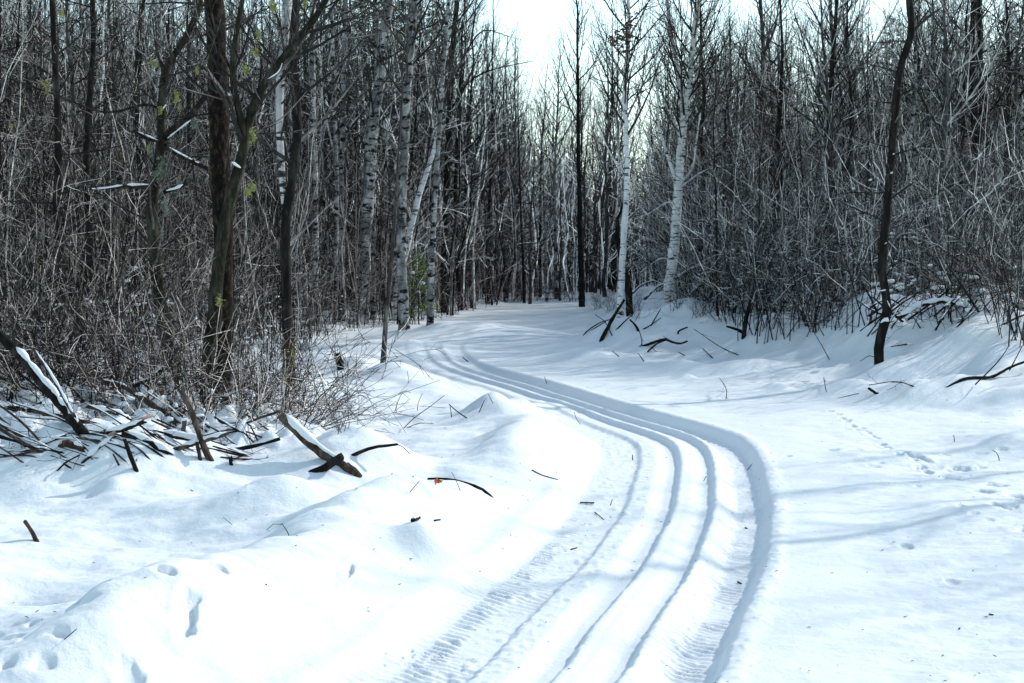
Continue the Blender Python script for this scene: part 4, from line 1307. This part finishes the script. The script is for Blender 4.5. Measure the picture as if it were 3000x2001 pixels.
GP = "branches in the snowy brush pile at left"
o = stick("leaning_log", "thick dark log leaning down from the left edge, snow along its top", [(-40, 735), (30, 800), (75, 850), (120, 905), (165, 960), (192, 1000)], 22, 27, DARK, "log", snow=(.3, .93), dy=-.8, fat=.62)
stick("stick", "brown snow-edged pole propped against the thick dark leaning log", [(78, 802), (112, 852), (140, 900), (170, 945)], 8, 9, STICK, snow=True, dy=-.4, depth=hit(192, 1000)[1] - .1, fat=.7)
stick("stick", "long brown branch with a bend near its top, slanting right into the brush pile", [(213, 858), (243, 877), (280, 886), (350, 930), (408, 976)], 9, 15, STICK, dy=-.6, snow=(.15, .5), fat=.6)
stick("stick", "reddish pole standing steeply at the brush pile's right end, snow on its tip", [(417, 898), (443, 954), (467, 1024), (486, 1060)], 12, 15, STICK, snow=(0, .12))
stick("stick", "flat grey stick lying level across the middle of the brush pile", [(77, 945), (163, 961), (276, 983)], 9, 10, STICK, dy=-.3)
stick("branch", "pale pinkish branch bare of bark crossing the brush pile's middle", [(352, 954), (327, 961), (299, 972), (215, 1017)], 6, 10, PALESTICK, "branch", dy=-.2)
lg = stick("log", "short log with a yellow cut end pointing left in the brush pile", [(192, 1036), (160, 1026), (142, 1020)], 17, 17, STICK, "log", snow=(.0, .55), base=0)
ce = lg.location.copy(); pe = at_y(142, 1020, lg.location.y); ve = unit(pe - np.array(lg.location)); re_ = 8.2 * lg.location.y / FS
obj("cut_end", tube_mesh("cut_end", [(np.array([pe - ve * .01, pe + ve * .014]) - np.array(lg.location), np.array([re_, re_ * .97]))], 12), CUTWOOD, lg)
stick("log", "dark log under thick snow at the front of the brush pile", [(285, 1003), (338, 1022), (388, 1044)], 15, 17, DARK, "log", snow=True, fat=.95)
stick("stick", "dark post leaning in the brush pile, broken by a knob of snow", [(286, 1008), (301, 1050), (315, 1080)], 8, 12, DARK, snow=(.35, .6))
stick("stick", "long brown stick slanting in from the left edge below the brush pile", [(-12, 978), (82, 1033), (184, 1086)], 8, 10, STICK, dy=-.4)
stick("stick", "thin curved twig at the left edge lowest in the brush pile", [(-10, 1050), (70, 1063), (126, 1076)], 4, 5, STICK, dy=-.2, twigs=3)
stick("stick", "short dark twig crossing the snow in front of the cut log", [(182, 1045), (150, 1062), (124, 1080)], 4, 5, DARK)
stick("log", "reddish log with a thick snow crest at the back of the brush pile", [(200, 933), (268, 952), (290, 958)], 9, 10, STICK, "log", snow=True, fat=1.3)
stick("stick", "very long thin rod slanting down right behind the flat grey stick", [(180, 815), (205, 874), (240, 915), (278, 955)], 3, 5, STICK, dy=-.3)
stick("stick", "dark straight stick behind the thick leaning log, parallel to it", [(110, 838), (182, 909), (220, 955)], 5, 7, DARK, dy=-.3)
stick("stick", "thin dark stick rising to the left edge over the brush pile", [(-10, 815), (47, 858), (117, 916), (150, 945)], 4, 6, DARK, dy=-.3)
stick("stick", "short snow-capped stub beside the reddish standing pole", [(394, 926), (405, 938), (418, 956)], 9, 10, STICK, snow=(0, .6), fat=1.2)
stick("stick", "grey forked stub below the snow-capped stub by the standing pole", [(427, 950), (424, 968), (420, 990)], 8, 11, GREY, snow=(0, .7), fat=.8)
stick("stick", "short dark stub just left of the reddish pole's foot", [(452, 1018), (456, 1036), (461, 1060)], 8, 10, DARK)
stick("stick", "tiny dark stub in snow right of the reddish pole's foot", [(529, 1050), (532, 1068)], 9, 9, DARK)
stick("stick", "small dark leaning twig in front of the dark log under snow", [(260, 1043), (268, 1058), (277, 1074)], 4, 6, DARK)
stick("stick", "snow-streaked pole leaning up right at the foot of the snow-limbed tree", [(410, 800), (378, 840), (345, 866), (306, 896)], 7, 9, DARK, snow=(.3, .9), dy=-.3, fat=.7)
stick("branch", "pale bent branch rising to the right past the thick scaly trunk", [(590, 790), (545, 800), (495, 826), (467, 858), (446, 888)], 3, 6, PALESTICK, "branch", dy=-.3)
stick("stick", "brown rod lying on snow between brush pile and snow-topped log", [(548, 972), (590, 962), (642, 944)], 6, 6, STICK, dy=-.1, base=0)
stick("stick", "thin dark stick lying flat right of the reddish standing pole", [(476, 1006), (548, 1014), (585, 1018)], 4, 4, DARK, dy=-.1, base=0, twigs=3)
names_rank = []
rp_ = random.Random(31)
for i in range(76):                                  # further sticks of the pile, each its own object
    x = 5 + 8.4 * i + rp_.uniform(-12, 12)
    y = rp_.uniform(925, 1076) if x < 420 else rp_.uniform(940, 1060)
    L = rp_.uniform(60, 190)
    a = R(rp_.choice([rp_.uniform(10, 45), rp_.uniform(-35, 5), rp_.uniform(10, 30)]))
    mat = rp_.choice([DARK, STICK, STICK, DARK, GREY])
    w = rp_.uniform(2.5, 7)
    o = stick("stick", "", [(x - L * math.cos(a), y - L * math.sin(a)), (x - L * .45 * math.cos(a), y - L * .5 * math.sin(a) + rp_.uniform(-5, 5)), (x, y)], w * .7, w, mat, dy=rp_.uniform(-.3, .1),
              snow=(rp_.uniform(0, .4), rp_.uniform(.6, 1)) if rp_.random() < .45 else None, group=GP, twigs=rp_.choice([0, 2, 4]), fat=rp_.uniform(.8, 1.4))
    names_rank.append((o, {DARK: "dark", STICK: "brown", GREY: "grey"}[mat] + (" snow-capped" if any(c.name.startswith("snow") for c in o.children) else " bare"), "stick in the left brush pile", o.location.x / o.location.y))

for i, (x0, y0, x1, y1, w, mt) in enumerate([(20, 948, 118, 988, 14, DARK), (60, 1000, -20, 962, 12, STICK), (225, 1000, 330, 968, 12, DARK), (250, 952, 372, 1002, 13, STICK), (340, 985, 470, 1012, 14, DARK), (395, 1028, 520, 996, 11, STICK),
                                              (470, 968, 600, 1000, 12, DARK), (30, 1046, 150, 1018, 11, DARK), (180, 1068, 262, 1050, 10, STICK), (535, 1030, 640, 1008, 10, DARK)]):
    o = stick("log", "", [(x1, y1), ((x0 + x1) / 2, (y0 + y1) / 2 + 3), (x0, y0)], w * .85, w, mt, "log", dy=rp_.uniform(-.2, .1), snow=(rp_.uniform(0, .15), rp_.uniform(.75, 1)), group="snow-covered logs in the left brush pile", fat=rp_.uniform(1.0, 1.5))
    names_rank.append((o, {DARK: "dark snow-covered", STICK: "brown snow-covered"}[mt], "log lying low in the left brush pile", o.location.x / o.location.y))
# foreground
lg = stick("log", "snow-topped log propped up out of the snow in the left foreground", [(656, 962), (700, 1007), (745, 1044), (790, 1074), (821, 1094)], 24, 22, STICK, "log", snow=(0, .85), dy=-.25, fat=.9)
stick("stick", "broken stub lying under the foot of the propped snow-topped log", [(716, 1082), (745, 1074), (778, 1052)], 17, 19, DARK, base=0)
stick("branch", "dark curved branch sticking out right of the propped snow-topped log", [(805, 1048), (850, 1029), (912, 1020)], 10, 6, DARK, "branch", base=0)
stick("twig", "fine twig bending down at the tip of the dark curved branch", [(912, 1020), (930, 1030), (952, 1048)], 2, 2, DARK, "twig")
stick("stick", "short broken stick poking out of bare snow at the far lower left", [(58, 1198), (70, 1215), (90, 1246)], 9, 11, STICK)
fb = stick("branch", "fallen dark branch with an orange leaf, on snow in the middle foreground", [(983, 1099), (1030, 1100), (1080, 1112), (1115, 1128), (1139, 1147)], 5, 8, DARK, "branch", dy=-.1)
q = hit(1000, 1115)
lf = leaf_cluster("orange_leaf", .012, 7, .026, random.Random(4), (1, .6, 1.2))
p3 = hit(1004, 1112) + np.array([0, -.02, .02])
obj("orange_leaf", lf, ORANGE, fb, tuple(p3 - np.array(fb.location)))
def lie(label, pts, w, mat=DARK, name="twig", cat="twig", **k):
    return stick(name, label, pts, w, w * .8, mat, cat, mode="lie", **k)
def up(label, pts, w, mat=DARK, name="twig", cat="twig", **k):
    return stick(name, label, pts, w * .6, w, mat, cat, **k)
up("thin upright stem crossing the fallen branch with the orange leaf", [(1037, 1084), (1048, 1105), (1062, 1130)], 1.8)
up("small twig leaning left of the fallen branch with the orange leaf", [(963, 1104), (935, 1131)], 2.6)
lie("short thick stick lying across the left tread mark of the trail", [(1332, 1157), (1363, 1157)], 4, STICK)
lie("thin slanting twig in the left tread, below the short thick stick", [(1366, 1178), (1386, 1195)], 2.2)
up("tiny dark twig beside the left tread, right of the short thick stick", [(1406, 1146), (1398, 1162)], 2.4)
lie("tiny dark twig lowest along the left tread mark", [(1311, 1265), (1324, 1260)], 4)
lie("straight dark twig on the bank slope left of the tracks", [(1222, 1081), (1245, 1094), (1280, 1102)], 3, STICK)
up("dark twig lying over the edge of the deep right rut", [(1727, 1065), (1708, 1082)], 2.4)
up("small twig standing in the middle right rut at the bend", [(1622, 1093), (1611, 1105)], 2.4)
up("small upright twig at the curve of the left rut", [(1452, 1044), (1453, 1056)], 3)
up("small forked twig on shaded snow below the brush pile", [(437, 1124), (466, 1136)], 2.6)
up("arched wiry twig over a shaded hollow in the left foreground", [(612, 1217), (628, 1203), (646, 1203), (655, 1210), (668, 1229)], 2.2)
up("lone straight twig in the lower left corner's rough snow", [(176, 1444), (130, 1469)], 3)
up("fine short stem left of the arched wiry twig", [(513, 1188), (546, 1208)], 1.6)
up("thin stem lying near the lower left corner of the crest", [(290, 1345), (283, 1325)], 1.4)
up("tall thin twig left of the verge hump, leaning right", [(926, 898), (914, 920), (906, 944)], 1.8)
up("thin twig right of the tall leaning verge twig", [(970, 903), (960, 925), (958, 945)], 1.8)
up("long bent twig rising from snow toward the trail's left hump", [(1020, 908), (985, 935), (950, 960), (921, 984)], 2.4)
up("low arched twig at the foot of the long bent twig", [(995, 973), (960, 972), (921, 984)], 2.2)
up("dark forked twig in front of the shaded hump beside the trail", [(1031, 928), (1050, 945), (1078, 961)], 3.2)
up("second prong lying under the dark forked twig by the hump", [(1033, 930), (1038, 958)], 2.4)
up("short upright twig beside the dark forked twig", [(1112, 919), (1097, 952)], 2.6)
up("tiny leaning twig on top of the trail's left hump", [(1121, 905), (1135, 928)], 1.8)
up("wiry stem on the lit slope right of the hump", [(1318, 945), (1325, 965), (1340, 975)], 1.8)
up("tiny twig leaning on the left track wall before the hump", [(1062, 820), (1078, 830)], 3)
up("thin twig upright on the far rut wall", [(1250, 865), (1256, 880)], 2)
up("small twig lying on the far rut wall at mid curve", [(1500, 943), (1490, 948)], 2.4)
ch = stick("bark_chip", "dark bark chip under a small snow peak in the left foreground", [(948, 1199), (962, 1197)], 11, 8, DARK, "bark", mode="lie", snow=True)
stick("bark_chip", "small dark bark sliver right of the larger chip in the left foreground", [(998, 1199), (1010, 1199)], 5, 4, DARK, "bark", mode="lie")
st = stick("stump", "small dark snow-capped stump on the mound left of the leaning sapling", [(776, 818), (780, 830), (782, 848)], 15, 19, DARK, "stump", snow=(0, .35), fat=1.2)
# right side
bb = stick("branch", "long dark branch lying on the right bank at the picture's right edge", [(2376, 822), (2320, 843), (2275, 866), (2220, 880), (2172, 892)], 5, 9, DARK, "branch", dy=-.5)
stick("twig", "tall side shoot standing on the long dark branch, left one", [(2314, 798), (2290, 832), (2240, 876)], 2, 3.5, DARK, "twig", depth=bb.location.y)
stick("twig", "tall side shoot standing on the long dark branch, right one", [(2346, 796), (2318, 844)], 2, 3, DARK, "twig", depth=bb.location.y + .2)
up("sprawling dark twig below the black crooked tree", [(1995, 884), (2060, 876), (2107, 887)], 3, twigs=6)
up("upper sprawling twig right of the black crooked tree's foot", [(2045, 818), (2075, 808), (2090, 795)], 4, twigs=6)
stick("log", "short dark snow-topped log at the foot of the right bank", [(1995, 892), (2017, 905)], 6, 8, DARK, "log", snow=True)
up("low curved twig lying where the right bank meets flat snow", [(1972, 906), (1975, 920), (1940, 929), (1893, 919)], 2.4)
up("single upright twig on the right bank slope, leaning left", [(1891, 866), (1898, 902)], 2.6)
up("long thin rod leaning against the right bank's crest", [(1862, 752), (1885, 790), (1906, 828)], 2.4)
up("curved twig arching left from the crooked tree's foot", [(1975, 829), (1998, 816), (2018, 826)], 2.2)
up("wiry lone sapling twig on open snow right of the tracks", [(1652, 868), (1668, 893), (1666, 917)], 2.2, twigs=3)
up("tiny upright twig on open snow far right", [(2190, 999), (2192, 1017)], 2.4)
up("tiny bent twig on open snow near the right edge", [(2279, 1034), (2290, 1042), (2296, 1057)], 2.4)
up("thin straight twig rising behind the right bank's crest", [(1660, 905), (1655, 880)], 1.6)
lie("dark speck of bark in the bottom right snow", [(2272, 1412), (2280, 1416)], 4)
lie("dark crumb of bark in the right rut's tread", [(1694, 1339), (1702, 1343)], 4)
lie("dark crumb of bark higher in the right rut's tread", [(1711, 1215), (1716, 1216)], 4)
# bank debris
up("thick dark pole leaning right at the left end of the right bank", [(1433, 689), (1409, 727), (1380, 783)], 10, dy=-.3)
up("dark bent branch low at the right bank's left tip", [(1403, 742), (1377, 741), (1347, 761), (1338, 772)], 3.6)
up("thin branch lying along the right bank's left tip", [(1391, 750), (1363, 763), (1340, 772)], 3.2)
up("thin twig crossing the thick dark leaning pole", [(1366, 722), (1389, 739), (1400, 760), (1407, 776)], 2.8)
up("short curved stub standing in front of the slim white birch", [(1446, 734), (1459, 747), (1466, 765)], 7)
up("thin upright twig right of the short curved stub", [(1466, 754), (1473, 779), (1474, 796)], 3, twigs=2)
up("branch slanting up right behind the thick leaning pole", [(1454, 720), (1433, 739), (1410, 765)], 4)
up("long low branch slanting up right in the bank's middle", [(1517, 730), (1493, 747), (1472, 757)], 3.4)
up("steep branch above the long low branch on the bank", [(1517, 708), (1493, 749)], 3.6)
up("dark jagged branch lying in the middle of the right bank", [(1578, 783), (1559, 789), (1537, 783), (1523, 779), (1470, 799)], 7, twigs=5)
up("crossing branch under the dark jagged branch", [(1532, 780), (1505, 791), (1484, 812)], 4.5, twigs=3)
up("short twig below the dark jagged branch, leaning right", [(1465, 811), (1481, 830)], 2.8)
up("hooked dark stub on the bank below the tall white birch", [(1579, 751), (1558, 760), (1556, 773)], 5.5)
up("long fine twig trailing right down the right bank", [(1593, 755), (1655, 797), (1702, 817)], 2.6, twigs=4)
up("thin twig below the long fine trailing twig", [(1613, 800), (1640, 824)], 3)
up("short flat twig on the bank's lower slope", [(1558, 809), (1579, 817)], 3)
up("short twig at the bank's left lower slope", [(1406, 806), (1426, 820)], 2.6)
up("slender dark stem behind the slim white birch's foot", [(1446, 660), (1443, 725)], 4)
up("dark root end poking from the bush at the bank's right", [(1670, 750), (1688, 755), (1708, 762)], 8, dy=.2)
stick("branch", "snow-covered fallen branch curving down left of the tall white birch", [(1528, 652), (1503, 664), (1480, 684)], 6, 7, GREY, "branch", snow=True, depth=30, fat=1.2)
stick("branch", "thin snowy branch arching left of the tall white birch, upper one", [(1500, 645), (1473, 655), (1450, 672)], 4, 5, GREY, "branch", snow=True, depth=30.5)
stick("branch", "snow-covered bough reaching up right behind the tall white birch", [(1618, 608), (1580, 622), (1544, 643)], 5, 7, GREY, "branch", snow=True, depth=30, fat=1.1)
stick("log", "snow-plastered log leaning up right, right of the tall white birch", [(1620, 640), (1600, 662), (1582, 688)], 9, 11, GREY, "log", snow=True, depth=28, fat=1.0)
# brush heap at far right
GR = "sticks in the snowy brush heap on the right bank"
stick("log", "arched log under a thick band of snow in the right brush heap", [(2062, 730), (2117, 700), (2173, 692), (2218, 703), (2234, 720)], 9, 10, DARK, "log", snow=True, depth=19.0, fat=1.5)
stick("branch", "long dark bough slanting up right through the right brush heap", [(2312, 668), (2218, 730), (2173, 746), (2110, 773)], 5, 8, DARK, "branch", depth=19.6, snow=(.2, .6), fat=.7)
stick("branch", "snow-lined bough rising right from behind the black crooked tree", [(2103, 695), (2060, 715), (2020, 735), (1978, 768)], 5, 7, DARK, "branch", depth=20.2, snow=(.1, .7), fat=1.1)
for i in range(60):
    x = rp_.uniform(1990, 2400)
    y = 772 + max(0, x - 2200) * .10 - rp_.uniform(0, 75)
    L = rp_.uniform(40, 130)
    a = R(rp_.uniform(18, 58) if rp_.random() < .8 else rp_.uniform(110, 160))
    mat = rp_.choice([DARK, DARK, GREY])
    w = rp_.uniform(3, 6.5)
    o = stick("stick", "", [(x + L * math.cos(a), y - L * math.sin(a)), (x + L * .5 * math.cos(a), y - L * .5 * math.sin(a) + rp_.uniform(-5, 5)), (x, y)], w * .6, w, mat, depth=rp_.uniform(18.2, 20.6),
              snow=(rp_.uniform(0, .4), rp_.uniform(.6, 1)) if rp_.random() < .5 else None, group=GR, twigs=rp_.choice([0, 3, 5]), fat=rp_.uniform(.9, 1.7))
    names_rank.append((o, {DARK: "dark", GREY: "grey"}[mat] + (" snow-capped" if any(c.name.startswith("snow") for c in o.children) else " bare"), "stick in the right brush heap", o.location.x / o.location.y))

# fine brushwood of the two heaps and stray stems
def brushwood(name, n, cx, cy, sx, sy, seed, mat):
    rs = np.random.RandomState(seed)
    x = cx + rs.uniform(-1, 1, n) * sx; y = cy + rs.uniform(-1, 1, n) * sy
    b = np.stack([x, y, Hraw(x.copy(), y.copy())], 1)
    hh = rs.uniform(.3, 1.4, n)
    thicket(name, b, hh, np.full(n, .005), mat, seed, m1=5, m2=2, lean=1.3, up=.1)
brushwood("brushwood", 620, -3.9, 12.8, 2.1, 1.6, 61, TWIG_B)
brushwood("brushwood", 420, 7.6, 20.6, 1.9, 1.9, 62, TWIG_D)

# crumbs of bark and needles blown over the snow
rl = np.random.RandomState(5)
n = 520
yl = 5.5 + 22 * rl.rand(n) ** 1.3
xl = rl.uniform(-.38, .38, n) * yl
zl = Hraw(xl.copy(), yl.copy()) + .002
an = rl.rand(n) * 6.28; ll = rl.uniform(.004, .016, n); wl = rl.uniform(.0015, .005, n)
ax = np.stack([np.cos(an) * ll, np.sin(an) * ll, rl.uniform(0, .4, n) * ll], 1); bx = np.stack([-np.sin(an) * wl, np.cos(an) * wl, np.zeros(n)], 1)
c = np.stack([xl, yl, zl + .002], 1)
V = np.stack([c - ax, c + bx, c + ax, c - bx, c + np.array([0, 0, .003]) + 0 * c], 1).reshape(-1, 3)
Fq = np.array([[0, 3, 4], [3, 2, 4], [2, 1, 4], [1, 0, 4]])
L = (Fq[None] + (np.arange(n) * 5)[:, None, None]).reshape(-1)
obj("forest_litter", raw_mesh("forest_litter", V, L, np.arange(n * 4) * 3), DARK, kind="stuff")

# leaves still hanging
for (x, y, Y, n, label, m) in ((157, 862, 15.5, 16, "small orange dead leaves caught on twigs behind the thick leaning log", ORANGE),
                               (211, 856, 15.5, 16, "small orange dead leaves at the tip of the long brown bent branch", ORANGE),
                               (516, 936, 15.6, 14, "small orange dead leaves low at the foot of the thick scaly trunk", ORANGE)):
    p = at_y(x, y, Y)
    o = obj("dead_leaves", leaf_cluster("dead_leaves", .03, n, .032, random.Random(int(x)), (1, 1, 1.3)), m, None, tuple(p), label=label, category="leaves")
for h in HEROES:
    if h[1] == "the slim white birch":
        for (x, y) in ((1428, 80), (1440, 60), (1418, 100), (1452, 45), (1445, 95), (1410, 92)):
            q = at_y(x, y, h[3][1] - .3) - h[3]
            obj("dead_leaves", leaf_cluster("dead_leaves", .10, 26, .06, random.Random(x), (1, 1, 1.2)), DEADLEAF, h[0], tuple(q))

# ------------------------------------------------------------------ labels that single out the background trees, shrubs and sticks
ORD = ["nearest", "second", "third", "fourth", "fifth", "sixth", "seventh", "eighth", "ninth", "tenth", "eleventh", "twelfth", "thirteenth", "fourteenth", "fifteenth", "sixteenth",
       "seventeenth", "eighteenth", "nineteenth", "twentieth"]
def label_by_hero(items):
    groups = {}
    for o, adj, x, y in items:
        px = project((x, y, .5))[0]
        h = min(HEROES, key=lambda q: abs(q[2] - px))
        side = "right" if px > h[2] else "left"
        groups.setdefault((adj, h[1], side), []).append((abs(px - h[2]), o))
    for (adj, hn, side), l in groups.items():
        l.sort(key=lambda q: q[0])
        for i, (_, o) in enumerate(l):
            o["label"] = f"{adj}, {ORD[min(i, 19)]} to the {side} of {hn}"
label_by_hero(BACK)
label_by_hero(SHRUBS)
gk = {}
for o, adj, what, key in names_rank:
    gk.setdefault((adj, what), []).append((key, o))
for (adj, what), l in gk.items():
    l.sort(key=lambda q: q[0])
    for i, (_, o) in enumerate(l):
        o["label"] = f"{adj} {what}, {'first' if i == 0 else (ORD + ['last'])[min(i, 20)]} from the left"
for o in bpy.data.objects:
    if "label" in o and len(o["label"].split()) > 16:
        print("LONG", o.name, o["label"])

STUFF_LABELS = {
    "snow_ground": ("snow-covered ground with vehicle tracks, banks and footprints", "snow"),
    "brown_thicket": ("brown brush thicket along the front of the left wood", "thicket"),
    "grey_thicket": ("grey mass of fine bare brush inside the woods", "thicket"),
    "sapling_poles": ("straight thin bare saplings crowding the woods", "saplings"),
    "far_wood": ("far grey wood closing the view behind the trail bend", "wood"),
    "twig_snow": ("small clumps of snow caught in the brush", "snow"),
    "brushwood": ("fine twigs heaped with the fallen sticks", "brushwood"),
    "forest_litter": ("crumbs of bark and needles scattered over the snow", "litter"),
}
for o in bpy.data.objects:
    if o.parent is None and o.get("kind") in ("stuff", "structure"):
        nm = o.name.split(".")[0]
        if nm in STUFF_LABELS:
            o["label"], o["category"] = STUFF_LABELS[nm]
